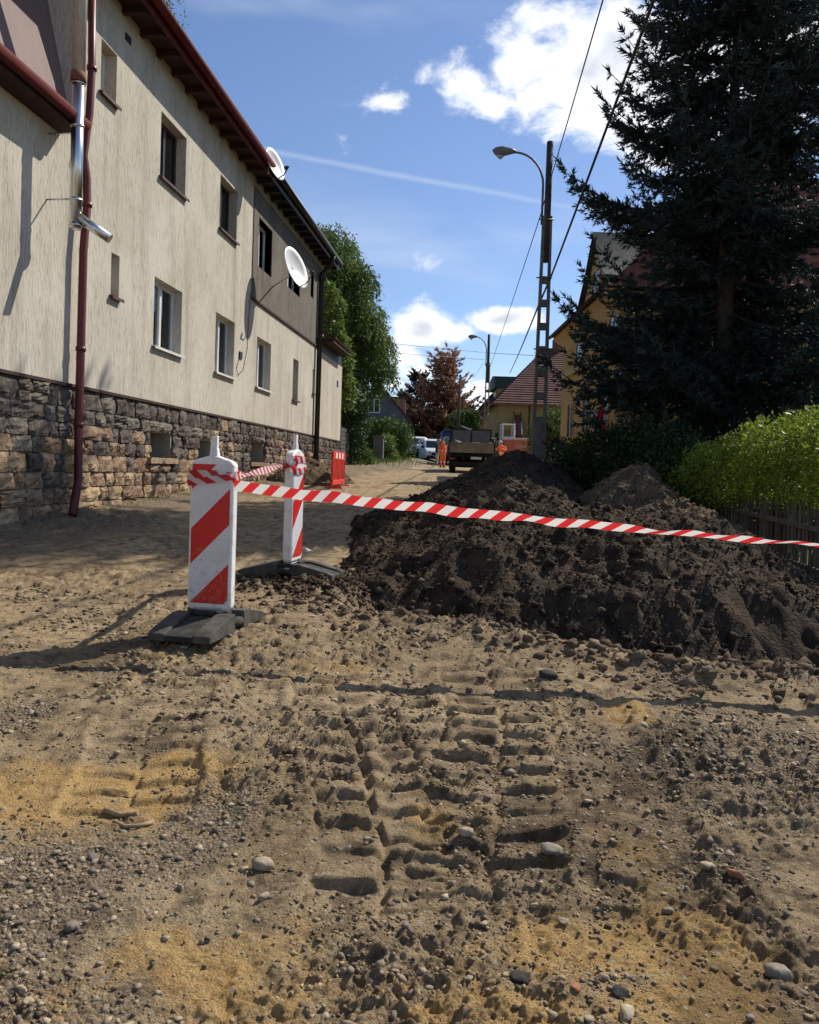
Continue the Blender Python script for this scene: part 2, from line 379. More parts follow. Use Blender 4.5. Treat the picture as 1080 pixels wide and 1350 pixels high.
def ground_material():
    m = bpy.data.materials.new('building_site_soil'); m.use_nodes = True; nt = m.node_tree; N, L = nt.nodes, nt.links
    b = N['Principled BSDF']; b.inputs['Roughness'].default_value = 0.95; b.inputs['Specular IOR Level'].default_value = 0.12
    pos = N.new('ShaderNodeNewGeometry').outputs['Position']
    at = N.new('ShaderNodeAttribute'); at.attribute_name = 'msk'
    sp = N.new('ShaderNodeSeparateColor'); L.new(at.outputs['Color'], sp.inputs[0])
    def noise(sc, det=5, ro=.6):
        x = N.new('ShaderNodeTexNoise'); x.inputs['Scale'].default_value = sc; x.inputs['Detail'].default_value = det; x.inputs['Roughness'].default_value = ro; L.new(pos, x.inputs['Vector']); return x.outputs[0]
    def mr(v, a, b_, lo=0., hi=1.):
        x = N.new('ShaderNodeMapRange'); L.new(v, x.inputs[0]); x.inputs['From Min'].default_value = a; x.inputs['From Max'].default_value = b_; x.inputs['To Min'].default_value = lo; x.inputs['To Max'].default_value = hi; return x.outputs[0]
    def mix(f, a, b_, bt='MIX'):
        x = N.new('ShaderNodeMix'); x.data_type = 'RGBA'; x.blend_type = bt
        for v, s in ((f, 'Factor'), (a, 'A'), (b_, 'B')):
            if isinstance(v, tuple): x.inputs[s].default_value = v + (1,)
            elif isinstance(v, float): x.inputs[s].default_value = v
            else: L.new(v, x.inputs[s])
        return x.outputs['Result']
    def mul(a, b_):
        x = N.new('ShaderNodeMath'); x.operation = 'MULTIPLY'
        for i, v in enumerate((a, b_)):
            if isinstance(v, float): x.inputs[i].default_value = v
            else: L.new(v, x.inputs[i])
        return x.outputs[0]
    base = mix(mr(noise(1.7, 6), .36, .64), (.30, .22, .128), (.46, .345, .205))
    base = mix(mr(noise(9, 6), .45, .66), base, (.15, .11, .07))
    sandc = mix(mr(noise(14), .35, .65), (.45, .275, .10), (.55, .37, .16))
    base = mix(mul(sp.outputs[0], .88), base, sandc)
    # fine gravel: small cells of grey, tan and brown
    vo = N.new('ShaderNodeTexVoronoi'); vo.inputs['Scale'].default_value = 75; L.new(pos, vo.inputs['Vector'])
    vs = N.new('ShaderNodeSeparateColor'); L.new(vo.outputs['Color'], vs.inputs[0])
    gc = mix(vs.outputs[0], (.12, .092, .064), (.35, .28, .20))
    base = mix(mul(sp.outputs[1], mr(noise(22), .3, .6)), base, gc)
    base = mix(mul(sp.outputs[2], .85), base, mix(mr(noise(16), .35, .65), (.034, .024, .017), (.072, .051, .034)))
    ga = N.new('ShaderNodeAttribute'); ga.attribute_name = 'grn'
    base = mix(ga.outputs['Fac'], base, mix(mr(noise(3), .35, .65), (.05, .08, .02), (.10, .12, .035)))
    grain = mr(noise(150, 3, .7), .3, .7, .62, 1.35)
    gr = N.new('ShaderNodeCombineColor'); 
    for i in range(3): L.new(grain, gr.inputs[i])
    base = mix(1.0, base, gr.outputs[0], 'MULTIPLY')
    # pale and rusty specks
    v2 = N.new('ShaderNodeTexVoronoi'); v2.inputs['Scale'].default_value = 42; L.new(pos, v2.inputs['Vector'])
    v2s = N.new('ShaderNodeSeparateColor'); L.new(v2.outputs['Color'], v2s.inputs[0])
    base = mix(mul(mr(v2s.outputs[0], .88, .9), mr(v2.outputs['Distance'], .32, .22)), base, (.42, .37, .30))
    L.new(base, b.inputs['Base Color'])
    bh = N.new('ShaderNodeMath'); bh.operation = 'ADD'; L.new(noise(90, 6, .7), bh.inputs[0]); L.new(mul(vo.outputs['Distance'], mul(sp.outputs[1], -.9)), bh.inputs[1])
    bp = N.new('ShaderNodeBump'); bp.inputs['Strength'].default_value = 1.0; bp.inputs['Distance'].default_value = .022; L.new(bh.outputs[0], bp.inputs['Height']); L.new(bp.outputs[0], b.inputs['Normal'])
    return m
M_SOIL = ground_material()
def ground_grid(Ys, lo, hi, ncore, nout, wide):
    """rows at Ys; lo/hi give the finely divided strip, outside it the columns spread out to +-wide"""
    t = np.linspace(0, 1, ncore); o = np.linspace(0, 1, nout + 1)[1:] ** 2.2
    X = np.concatenate([(lo[:, None] - (wide + lo[:, None]) * o[::-1][None, :]), lo[:, None] + (hi - lo)[:, None] * t[None, :], (hi[:, None] + (wide - hi[:, None]) * o[None, :])], 1)
    Y = np.repeat(Ys[:, None], X.shape[1], 1)
    return X, Y
def grid_faces(nr, nc):
    i = np.arange(nr - 1)[:, None] * nc + np.arange(nc - 1)[None, :]
    return np.stack([i, i + 1, i + nc + 1, i + nc], -1).reshape(-1, 4)
def make_ground():
    Ys = np.concatenate([[-60, -30, -12, -5, -2, 0, .7, 1.1], 1 / np.linspace(1 / 1.4, 1 / 18, 710), 18 * np.exp(np.linspace(0, math.log(900 / 18), 90))[1:]])
    yy = np.maximum(Ys, 0.2)
    X, Y = ground_grid(Ys, -.78 * yy - .5, .58 * yy + .5, 600, 30, 700.0)
    Z = ground_h(X.ravel(), Y.ravel())
    me = np_mesh('ground', np.stack([X.ravel(), Y.ravel(), Z], -1), grid_faces(*X.shape), True)
    me.materials.append(M_SOIL)
    g = gmask(X.ravel(), Y.ravel())
    a = me.attributes.new('msk', 'FLOAT_COLOR', 'POINT'); a.data.foreach_set('color', np.concatenate([g[:, :3], np.ones((len(g), 1))], 1).astype(np.float32).ravel())
    a = me.attributes.new('grn', 'FLOAT', 'POINT'); a.data.foreach_set('value', g[:, 3].astype(np.float32))
    struct(lnk(bpy.data.objects.new('ground', me)))
make_ground()

# ------------------------------------------------------------------ lumps: stones, crumbs, clods
def ico():
    t = (1 + 5 ** .5) / 2
    v = np.array([(-1, t, 0), (1, t, 0), (-1, -t, 0), (1, -t, 0), (0, -1, t), (0, 1, t), (0, -1, -t), (0, 1, -t), (t, 0, -1), (t, 0, 1), (-t, 0, -1), (-t, 0, 1)], float) / math.hypot(1, t)
    f = np.array([(0, 11, 5), (0, 5, 1), (0, 1, 7), (0, 7, 10), (0, 10, 11), (1, 5, 9), (5, 11, 4), (11, 10, 2), (10, 7, 6), (7, 1, 8), (3, 9, 4), (3, 4, 2), (3, 2, 6), (3, 6, 8), (3, 8, 9), (4, 9, 5), (2, 4, 11), (6, 2, 10), (8, 6, 7), (9, 8, 1)])
    return v, f
ICO_V, ICO_F = ico()
OCT_V = np.array([(1, 0, 0), (-1, 0, 0), (0, 1, 0), (0, -1, 0), (0, 0, 1), (0, 0, -1)], float); OCT_F = np.array([(0, 2, 4), (2, 1, 4), (1, 3, 4), (3, 0, 4), (2, 0, 5), (1, 2, 5), (3, 1, 5), (0, 3, 5)])
def lumps(P, size, flat=(0.45, 0.8), jag=0.35, sink=0.25, seed=1, low=False):
    """angular lumps at P (N,3) with radius size (N,) -> verts, faces"""
    g = np.random.default_rng(seed); n = len(P); BV, BF = (OCT_V, OCT_F) if low else (ICO_V, ICO_F); K = len(BV)
    v = BV[None] * (1 + g.uniform(-jag, jag, (n, K, 1))) + g.uniform(-jag * .5, jag * .5, (n, K, 3))
    sc = np.stack([g.uniform(.75, 1.3, n), g.uniform(.7, 1.1, n), g.uniform(*flat, n)], -1)
    v = v * sc[:, None, :] * size[:, None, None]
    a = g.uniform(0, 2 * math.pi, n); ca, sa = np.cos(a)[:, None], np.sin(a)[:, None]
    tl = g.uniform(-.4, .4, n)[:, None]
    x, y, z = v[..., 0], v[..., 1], v[..., 2]
    y, z = y * np.cos(tl) - z * np.sin(tl), y * np.sin(tl) + z * np.cos(tl)
    v = np.stack([x * ca - y * sa, x * sa + y * ca, z], -1)
    v[..., 2] += (size * sc[:, 2] * (1 - 2 * sink))[:, None]
    v = v + P[:, None, :]
    f = BF[None] + (np.arange(n) * K)[:, None, None]
    return v.reshape(-1, 3), f.reshape(-1, 3)
M_PEB = mat('gravel_stone', (.15, .115, .08), (.33, .26, .185), 30, .85, .4, 160, island=.45, bdist=.004)
M_CRUMB = mat('soil_crumb', (.13, .092, .058), (.28, .21, .135), 25, .95, .4, 150, island=.35, bdist=.004, spec=.1)
def scatter(name, n, s_lo, s_hi, mfun, material, seed, y0=1.5, y1=15, pw=3.2, low=False):
    g = np.random.default_rng(seed); k = n * 6
    Y = y0 * (y1 / y0) ** g.random(k); X = (-.10 + g.uniform(-.62, .58, k)) * Y + g.uniform(-.2, .2, k)
    ok = (X > -5.4) & (g.random(k) < mfun(X, Y)); X, Y = X[ok][:n], Y[ok][:n]
    s = s_lo * (s_hi / s_lo) ** (g.random(len(X)) ** pw) * np.clip(Y / 3.2, .75, 2.2)
    Z = ground_h(X, Y)
    v, f = lumps(np.stack([X, Y, Z], -1), s, seed=seed, sink=.36, jag=.45, flat=(.4, .75), low=low)
    return np_obj(name, v, f, material)
def dens_g(X, Y):
    m = gmask(X, Y); d = trench_d(X, Y)
    return np.clip((.05 + .42 * m[:, 1] + .10 * smooth(0, .2, fbm(X, Y, .4, 3, seed=131))) * (1 - m[:, 0] * .7), 0, 1) * (d < -.05)
def dens_c(X, Y):
    m = gmask(X, Y); d = trench_d(X, Y)
    return np.clip(.12 + .6 * smooth(-.02, .2, fbm(X, Y, .35, 4, seed=141)) + .5 * m[:, 2], 0, 1) * (1 - .5 * m[:, 0]) * (d < -.02)
stuff(tag(scatter('gravel', 17000, .0024, .019, dens_g, M_PEB, 5), 'loose grey crushed stone spread over the sandy road bed', 'gravel'))
stuff(tag(scatter('soil_crumbs', 31000, .0022, .015, dens_c, M_CRUMB, 6, low=True), 'small crumbs of tan soil scattered over the road bed', 'soil'))
# ------------------------------------------------------------------ left: rendered apartment house on a stone plinth
WX = -5.7                                   # facade plane
def render_mat(name, c1, c2, streak):
    """scratched render: vertical grooves, rain streaks"""
    m = bpy.data.materials.new(name); m.use_nodes = True; nt = m.node_tree; N, L = nt.nodes, nt.links
    b = N['Principled BSDF']; b.inputs['Roughness'].default_value = .95; b.inputs['Specular IOR Level'].default_value = .1
    pos = N.new('ShaderNodeNewGeometry').outputs['Position']
    def noise(sc, st, det=5):
        mp = N.new('ShaderNodeMapping'); mp.inputs['Scale'].default_value = st; L.new(pos, mp.inputs[0])
        x = N.new('ShaderNodeTexNoise'); x.inputs['Scale'].default_value = sc; x.inputs['Detail'].default_value = det; x.inputs['Roughness'].default_value = .6; L.new(mp.outputs[0], x.inputs['Vector']); return x.outputs[0]
    def mixc(fv, lo, hi, a, bb, amt=1.0):
        r = N.new('ShaderNodeMapRange'); L.new(fv, r.inputs[0]); r.inputs['From Min'].default_value = lo; r.inputs['From Max'].default_value = hi; r.inputs['To Max'].default_value = amt
        x = N.new('ShaderNodeMix'); x.data_type = 'RGBA'; L.new(r.outputs[0], x.inputs['Factor'])
        for v, s in ((a, 'A'), (bb, 'B')):
            if isinstance(v, tuple): x.inputs[s].default_value = v + (1,)
            else: L.new(v, x.inputs[s])
        return x.outputs['Result']
    col = mixc(noise(1.1, (1, 1, .45), 6), .35, .68, c1, c2)
    g = noise(38, (1, 1, .16), 4)
    col = mixc(g, .52, .70, col, streak, .75)
    col = mixc(noise(1.6, (1, 1.6, .12), 5), .50, .74, col, streak, .62)
    col = mixc(noise(.55, (1, 1, 1), 6), .54, .62, col, c2, .6)
    L.new(col, b.inputs['Base Color'])
    bp = N.new('ShaderNodeBump'); bp.inputs['Strength'].default_value = .8; bp.inputs['Distance'].default_value = .02; L.new(g, bp.inputs['Height']); L.new(bp.outputs[0], b.inputs['Normal'])
    return m
M_REND = render_mat('cream_scratched_render', (.475, .435, .355), (.57, .53, .445), (.26, .22, .165))
M_GREY = render_mat('grey_scratched_render', (.15, .135, .115), (.20, .18, .15), (.075, .066, .055))
M_MORT = mat('plinth_mortar', (.30, .26, .205), (.42, .37, .30), 6, .95, .5, 40)
M_STD = mat('dark_plinth_stone', (.075, .062, .052), (.17, .142, .118), 9, .9, .9, 26, objvar=.35, bdist=.03, spec=.15)
M_STL = mat('tan_plinth_stone', (.20, .125, .075), (.36, .26, .17), 8, .9, .9, 26, objvar=.32, bdist=.03, spec=.15)
M_REDM = mat('dark_red_sheet_metal', (.075, .012, .011), (.105, .018, .016), 5, .75, .1, spec=.15)
M_REDP = mat('red_downpipe_paint', (.095, .014, .013), (.14, .024, .021), 4, .45, spec=.4)
M_BLK = mat('black_metal_and_shade', (.016, .015, .015), (.03, .027, .025), 5, .5, spec=.35)
M_TILE = mat('red_clay_tile', (.16, .045, .028), (.26, .085, .05), 3.0, .8, .3, 20, island=.12)
M_GALV = mat('galvanised_flue', (.55, .56, .58), (.68, .69, .7), 6, .28, spec=.5, metal=1.0)
M_WHITE = mat('white_window_paint', (.62, .61, .58), (.72, .71, .68), 6, .4, spec=.4)
M_DARKF = mat('dark_brown_window_frame', (.018, .014, .012), (.03, .022, .018), 6, .4, spec=.4)
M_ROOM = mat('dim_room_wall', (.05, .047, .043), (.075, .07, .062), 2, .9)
M_CURT = mat('net_curtain', (.52, .51, .49), (.64, .63, .6), 18, .9, stretch=(3, 12, .4))
M_SILL = mat('sill_sheet', (.07, .035, .03), (.12, .06, .05), 5, .5, spec=.3)
M_SILLW = mat('pale_sill_sheet', (.55, .53, .5), (.66, .64, .6), 5, .5, spec=.3)
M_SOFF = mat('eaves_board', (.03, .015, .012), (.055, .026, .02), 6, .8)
M_CLAD = mat('mauve_brown_cladding', (.16, .105, .095), (.20, .135, .12), 3, .7, .2, 60, stretch=(1, 1, .2))

def wall_rects(px0, px1, pyt, pyb, X=WX):
    """pixel rectangle on the facade: left/right edges, top at left edge, bottom at left edge -> Y0, Y1, z0, z1"""
    a = at_x(px0, pyt, X); b = at_x(px0, pyb, X); c = at_x(px1, pyt, X)
    return a.y, c.y, b.z, a.z
class Holes:
    def __init__(s, y0, y1, z0, z1, X=WX, depth=.2): s.a = (y0, y1, z0, z1); s.h = []; s.X = X; s.d = depth
    def build(s, name, mat_, parent):
        y0, y1, z0, z1 = s.a; m = MB()
        ys = sorted({y0, y1, *[v for h in s.h for v in h[:2]]}); zs = sorted({z0, z1, *[v for h in s.h for v in h[2:]]})
        ys = [v for v in ys if y0 <= v <= y1]; zs = [v for v in zs if z0 <= v <= z1]
        for a, b in zip(ys[:-1], ys[1:]):
            for c, d in zip(zs[:-1], zs[1:]):
                ym, zm = (a + b) / 2, (c + d) / 2
                if any(h[0] < ym < h[1] and h[2] < zm < h[3] for h in s.h): continue
                m.quad((s.X, a, c), (s.X, b, c), (s.X, b, d), (s.X, a, d))
        for a, b, c, d in s.h:
            x2 = s.X - s.d
            m.quad((s.X, a, c), (s.X, a, d), (x2, a, d), (x2, a, c)); m.quad((s.X, b, c), (x2, b, c), (x2, b, d), (s.X, b, d))
            m.quad((s.X, a, d), (s.X, b, d), (x2, b, d), (x2, a, d)); m.quad((s.X, a, c), (x2, a, c), (x2, b, c), (s.X, b, c))
        return m.build(name, mat_, parent)
def window(parent, h, fm, X=WX, depth=.2, sill=None, mull=1, curtain=False, trans=0.0):
    y0, y1, z0, z1 = h; x = X - depth + .01; f = .065; m = MB()
    m.bb(x - .06, x, y0, y0 + f, z0, z1); m.bb(x - .06, x, y1 - f, y1, z0, z1)
    m.bb(x - .06, x, y0 + f, y1 - f, z0, z0 + f); m.bb(x - .06, x, y0 + f, y1 - f, z1 - f, z1)
    for i in range(mull):
        yc = y0 + (y1 - y0) * (i + 1) / (mull + 1); m.bb(x - .058, x + .012, yc - .04, yc + .04, z0 + f, z1 - f)
    w = m.build('window', fm, parent)
    g = MB(); g.bb(x - .035, x - .027, y0 + f, y1 - f, z0 + f, z1 - f); g.build('pane', GLASS, w)
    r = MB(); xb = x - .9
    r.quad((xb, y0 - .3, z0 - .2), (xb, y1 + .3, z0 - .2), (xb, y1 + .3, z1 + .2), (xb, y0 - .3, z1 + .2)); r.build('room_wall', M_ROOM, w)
    if curtain:
        c = MB(); n = 26
        ys = np.linspace(y0 + .03, y0 + (y1 - y0) * curtain, n)
        for i in range(n - 1):
            a, b = x - .085 + .018 * math.sin(i * 1.9), x - .085 + .018 * math.sin((i + 1) * 1.9)
            c.quad((a, ys[i], z0 + .04), (b, ys[i + 1], z0 + .04), (b, ys[i + 1], z1 - .03), (a, ys[i], z1 - .03))
        c.build('curtain', M_CURT, w)
    if sill is not None:
        s = MB(); a, b = X - depth + .012, X + .07
        s.prism([(a, z0 + .002), (a, z0 + .035), (b, z0 - .005), (b, z0 - .05), (b - .012, z0 - .05), (b - .012, z0 - .022)], 1, y0 - .05, y1 + .05)
        s.build('sill', sill, w)
    return w
def course_roof(m, A, B, Cc, D, n, step=.03):
    """tiled slope A-B eaves, D-C ridge as n overlapping courses, each with its own lower edge"""
    A, B, Cc, D = map(Vector, (A, B, Cc, D)); nn = (B - A).cross(D - A).normalized()
    if nn.z < 0: nn = -nn
    for i in range(n):
        t0, t1 = i / n, min(1, (i + 1.12) / n)
        a, b = A.lerp(D, t0), B.lerp(Cc, t0); c, d = B.lerp(Cc, t1), A.lerp(D, t1)
        up_ = nn * step
        m.add([a + up_, b + up_, c + nn * .004, d + nn * .004, a, b], [(0, 1, 2, 3), (4, 5, 1, 0)])

def left_house():
    Yc = at_x(96, 400, WX).y; Yg = at_x(331, 397, WX).y; Yd = at_x(420, 600, WX).y; Ye = at_x(449, 560, WX).y
    ZP, ZE = 2.37, 8.27
    T = thing('apartment_house', 'two storey house with scratched cream render on a rough stone plinth', 'house', (WX, Yc, .5))
    def P(o): o.parent = T; o.matrix_parent_inverse = Matrix.Translation((-WX, -Yc, -.5)); return o
    class TT: pass
    kids = []
    # facade
    up_w = [(134, 155, 50, 122, 0), (213, 247, 146, 234, 1), (291, 314, 229, 302, 1)]
    lo_w = [(147, 158, 332, 390, 2), (204, 241, 364, 456, 3), (285, 310, 411, 490, 3), (339, 358, 443, 510, 3), (387, 394, 472, 527, 2), (412.5, 415, 486, 519, 2)]
    base_w = [(199, 228, 569, 603), (262, 281, 580, 605), (331, 349, 582, 609)]
    gw = [(341, 359, 286, 352, 4), (379, 396, 329, 378, 4), (409.5, 413.5, 359, 391, 4)]
    wl = Holes(Yc, Yd, ZP, ZE); wg = Holes(Yg, Yd - .12, 5.34, ZE - .3, WX + .022, .22)
    rects = []
    for q in up_w + lo_w:
        r = wall_rects(*q[:4]); wl.h.append(r); rects.append((r, q[4]))
    for q in gw:
        r = wall_rects(*q[:4]); wl.h.append(r); wg.h.append(r); rects.append((r, q[4]))
    kids.append(wl.build('wall', M_REND, None)); kids.append(wg.build('grey_render_panel', M_GREY, None))
    m = MB(); m.bb(WX + .0, WX + .05, Yg, Yd - .12, 5.29, 5.34); kids.append(m.build('drip_strip', M_SOFF, None))
    for r, k in rects:
        if k == 0: kids.append(window(None, r, M_WHITE, sill=M_SILL, mull=1))
        elif k == 1: kids.append(window(None, r, M_DARKF, sill=M_SILL, mull=1, curtain=.6))
        elif k == 2: kids.append(window(None, r, M_WHITE, sill=M_SILL, mull=0))
        elif k == 3: kids.append(window(None, r, M_WHITE, sill=M_SILLW, mull=1, curtain=.97, depth=.17))
        else: kids.append(window(None, r, M_WHITE, X=WX + .022, depth=.2, sill=None, mull=1, curtain=.5))
    # neighbouring low wing nearer the camera, same plane
    YN = -2.0; ZN = at_x(97, 165, WX + .32).z
    m = MB(); m.quad((WX, YN, ZP), (WX, Yc, ZP), (WX, Yc, ZN + .1), (WX, YN, ZN + .1)); m.quad((WX - 9, YN, 0), (WX, YN, 0), (WX, YN, ZN + .1), (WX - 9, YN, ZN + .1)); kids.append(m.build('wing_wall', M_REND, None))
    m = MB(); m.bb(WX - .1, WX + .30, YN, Yc - .40, ZN + .0, ZN + .06); kids.append(m.build('wing_soffit', M_SOFF, None))
    m = MB(); m.tube([(WX + .36, YN, ZN + .10), (WX + .36, Yc - .42, ZN + .10)], .075, 10); kids.append(m.build('wing_gutter', M_REDM, None))
    m = MB(); m.add([(WX + .34, YN, ZN + .13), (WX + .34, Yc - .40, ZN + .13), (WX - .12, Yc - .02, ZN + .52), (WX - .12, YN, ZN + .52)], [(0, 1, 2, 3)]); m.bb(WX - .1, WX + .34, YN, Yc - .40, ZN + .06, ZN + .12)
    kids.append(m.build('wing_lower_roof', M_REDM, None))
    m = MB(); m.add([(WX - .12, YN, ZN + .5), (WX - .12, Yc - .005, ZN + .5), (WX - .95, Yc - .005, ZN + 4.2), (WX - .95, YN, ZN + 4.2)], [(0, 1, 2, 3)]); kids.append(m.build('wing_mansard', M_CLAD, None))
    # end wall of the tall part above the wing, back and far walls
    m = MB(); m.quad((WX - 9, Yc, 0), (WX, Yc, 0), (WX, Yc, ZE), (WX - 9, Yc, ZE)); m.quad((WX, Yd, 0), (WX - 9, Yd, 0), (WX - 9, Yd, ZE), (WX, Yd, ZE))
    m.quad((WX - 9, Yd, 0), (WX - 9, YN, 0), (WX - 9, YN, ZE), (WX - 9, Yd, ZE)); kids.append(m.build('end_wall', M_REND, None))
    # eaves, gutters, roof
    for nm, a, b, mm, gm in (('red', Yc - .25, Yg - .03, M_SOFF, M_REDM), ('black', Yg - .03, Yd + .25, M_BLK, M_BLK)):
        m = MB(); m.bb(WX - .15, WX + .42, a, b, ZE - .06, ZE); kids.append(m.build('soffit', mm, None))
        y = a + .2; m = MB()
        while y < b: m = MB(); m.bb(WX + .01, WX + .40, y, y + .09, ZE - .17, ZE - .062); y += .62; kids.append(m.build('rafter_end', mm, None))
        m = MB(); m.bb(WX + .42, WX + .45, a, b, ZE - .16, ZE + .09); kids.append(m.build('fascia', gm, None))
        m = MB(); m.tube([(WX + .53, a, ZE + .03), (WX + .53, b, ZE + .03)], .078, 10); kids.append(m.build('gutter', gm, None))
        m = MB(); course_roof(m, (WX + .5, a, ZE + .1), (WX + .5, b, ZE + .1), (WX - 4.6, b, ZE + 4.0), (WX - 4.6, a, ZE + 4.0), 18)
        m.quad((WX - 9.6, a, ZE), (WX - 9.6, b, ZE), (WX - 4.6, b, ZE + 4.0), (WX - 4.6, a, ZE + 4.0)); kids.append(m.build('roof', M_TILE, None))
    m = MB(); m.add([(WX, Yd - .01, ZE), (WX - 9, Yd - .01, ZE), (WX - 4.5, Yd - .01, ZE + 3.8), (WX, Yc + .01, ZE), (WX - 9, Yc + .01, ZE), (WX - 4.5, Yc + .01, ZE + 3.8)], [(0, 1, 2), (3, 5, 4)]); kids.append(m.build('gable', M_REND, None))
    # small annexe past the black downpipe
    zt = at_x(450, 483, WX).z
    m = MB(); m.quad((WX, Yd, ZP), (WX, Ye, ZP), (WX, Ye, zt), (WX, Yd, zt)); m.quad((WX, Ye, 0), (WX - 5, Ye, 0), (WX - 5, Ye, zt), (WX, Ye, zt)); kids.append(m.build('annexe_wall', M_REND, None))
    ea = at_x(462, 464, WX + .4); zr = ea.z
    m = MB(); m.bb(WX - .2, WX + .40, Yd + .05, ea.y, zr - .16, zr - .06); kids.append(m.build('annexe_soffit', M_SOFF, None)); m = MB(); m.bb(WX - .2, WX - .02, Yd + .05, Ye - .02, zt - .02, zr - .15); kids.append(m.build('annexe_wall_shade', M_BLK, None))  # black strip paints the eaves shade on the upper annexe wall, no beam
    m = MB(); course_roof(m, (WX + .45, Yd + .03, zr - .04), (WX + .45, ea.y, zr - .04), (WX - 3, ea.y, zr + 2.2), (WX - 3, Yd + .03, zr + 2.2), 12, .04); kids.append(m.build('annexe_roof', M_TILE, None))
    # pipes
    m = MB(); dp = [(121.5, -40), (121, 90), (118, 150), (117, 175), (113, 205), (117, 235), (115, 270), (110, 330), (106.5, 460), (103.5, 560)]
    pts = [at_x(x, y, WX + .13) for x, y in dp]; yy = np.mean([p.y for p in pts[4:]])
    pts = [Vector((WX + (.13 if not 3 <= i <= 5 else .10), p.y, p.z)) for i, p in enumerate(pts)]
    b0 = at_x(103, 633, WX + .13); b1 = at_x(95.5, 681, WX + .35); pts += [b0, b1]
    m.tube(pts, [.052] * 4 + [.055] * 8, 12); kids.append(m.build('red_downpipe', M_REDP, None))
    m = MB()
    for p in (pts[1], pts[6], pts[8], pts[9]): m = MB(); m.tube([p - Vector((0, 0, .03)), p + Vector((0, 0, .03))], .068, 12); kids.append(m.build('pipe_clip', M_REDP, None))
    q = at_x(420, 480, WX + .1); m = MB()
    m.tube([(WX + .5, q.y - .1, ZE - .02), (WX + .45, q.y, ZE - .25), (WX + .12, q.y, ZE - .6), (WX + .11, q.y, .95)], .085, 10); kids.append(m.build('black_downpipe', M_BLK, None))
    m = MB(); m.tube([(WX + .1, q.y + .05, 5.6), (WX + .1, q.y + .5, 5.75)], .05, 8); kids.append(m.build('pipe_branch', M_BLK, None))
    a = at_x(165, 42, WX); c_ = at_x(172, 60, WX); m = MB(); m.bb(WX - .01, WX + .015, a.y, c_.y, c_.z, a.z); kids.append(m.build('vent_grille', M_SOFF, None))
    a = at_x(315, 463, WX); c_ = at_x(318, 474, WX); m = MB(); m.bb(WX - .01, WX + .03, a.y, c_.y, c_.z, a.z); kids.append(m.build('cable_box', M_BLK, None))
    pl = at_x(445, 506, WX); m = MB(); m.bb(WX, WX + .015, pl.y - .12, pl.y + .1, pl.z - .12, pl.z + .12)
    kids.append(m.build('number_plate', mat('blue_enamel', (.02, .04, .16), None, rough=.3), None))
    m = MB(); ws = [at_x(x, y, WX + .02) for x, y in ((331, 385), (328, 420), (326, 460), (321, 487), (314, 495), (312, 485), (315, 474))]
    m.tube(ws, .008, 5); kids.append(m.build('wall_cable', M_BLK, None))
    # plinth
    hol = [(*wall_rects(*q),) for q in base_w]
    pm = Holes(YN, Ye, -1, ZP, WX - .045, .4); pm.h = hol; kids.append(pm.build('plinth', M_MORT, None))
    m = MB(); m.bb(WX - .12, WX + .035, YN, Ye, ZP - .03, ZP + .012); kids.append(m.build('plinth_drip', M_SOFF, None))
    for h in hol:
        m = MB(); m.bb(WX - .5, WX - .42, h[0] - .1, h[1] + .1, h[2] - .1, h[3] + .1); w = m.build('cellar_opening', M_DARKF, None); kids.append(w)
        s = MB(); s.bb(WX - .3, WX + .07, h[0] - .12, h[1] + .12, h[2] - .10, h[2] - .0); s.build('sill', M_STL, w)
    plinth = next(k for k in kids if k.name.startswith('plinth') and 'drip' not in k.name)
    # stones: shared shapes, rough face, each its own object
    shapes = []
    g = np.random.default_rng(3)
    for k in range(14):
        n = 5; m = MB(); vs = []
        for i in range(n):
            for j in range(n):
                y = -.5 + j / (n - 1); z = -.5 + i / (n - 1); edge = (i in (0, n - 1)) + (j in (0, n - 1))
                ry, rz = (g.uniform(-.05, .05), g.uniform(-.07, .07))
                yy = y * (1.0 - .02 * edge) + ry * (.45 if edge else .8); zz = z * (1.0 - .02 * edge) + rz * (.5 if edge else .8)
                vs.append(((.010 if edge else .034) + g.uniform(-.018, .022), yy, zz))
        fs = [(i * n + j, i * n + j + 1, (i + 1) * n + j + 1, (i + 1) * n + j) for i in range(n - 1) for j in range(n - 1)]
        rim = [i for i in range(n)] + [i * n + n - 1 for i in range(1, n)] + [(n - 1) * n + j for j in range(n - 2, -1, -1)] + [i * n for i in range(n - 2, 0, -1)]
        b = len(vs); vs += [(-.07, vs[i][1], vs[i][2]) for i in rim]
        fs += [(rim[(q + 1) % len(rim)], rim[q], b + q, b + (q + 1) % len(rim)) for q in range(len(rim))]
        m.add(vs, fs); 
        for mm in (M_STD, M_STL):
            me = m.mesh('stone'); me.materials.append(mm); shapes.append((me, mm is M_STD))
    dk = [s for s, d in shapes if d]; lt = [s for s, d in shapes if not d]
    stones = []; z = ZP - .035; row = 0
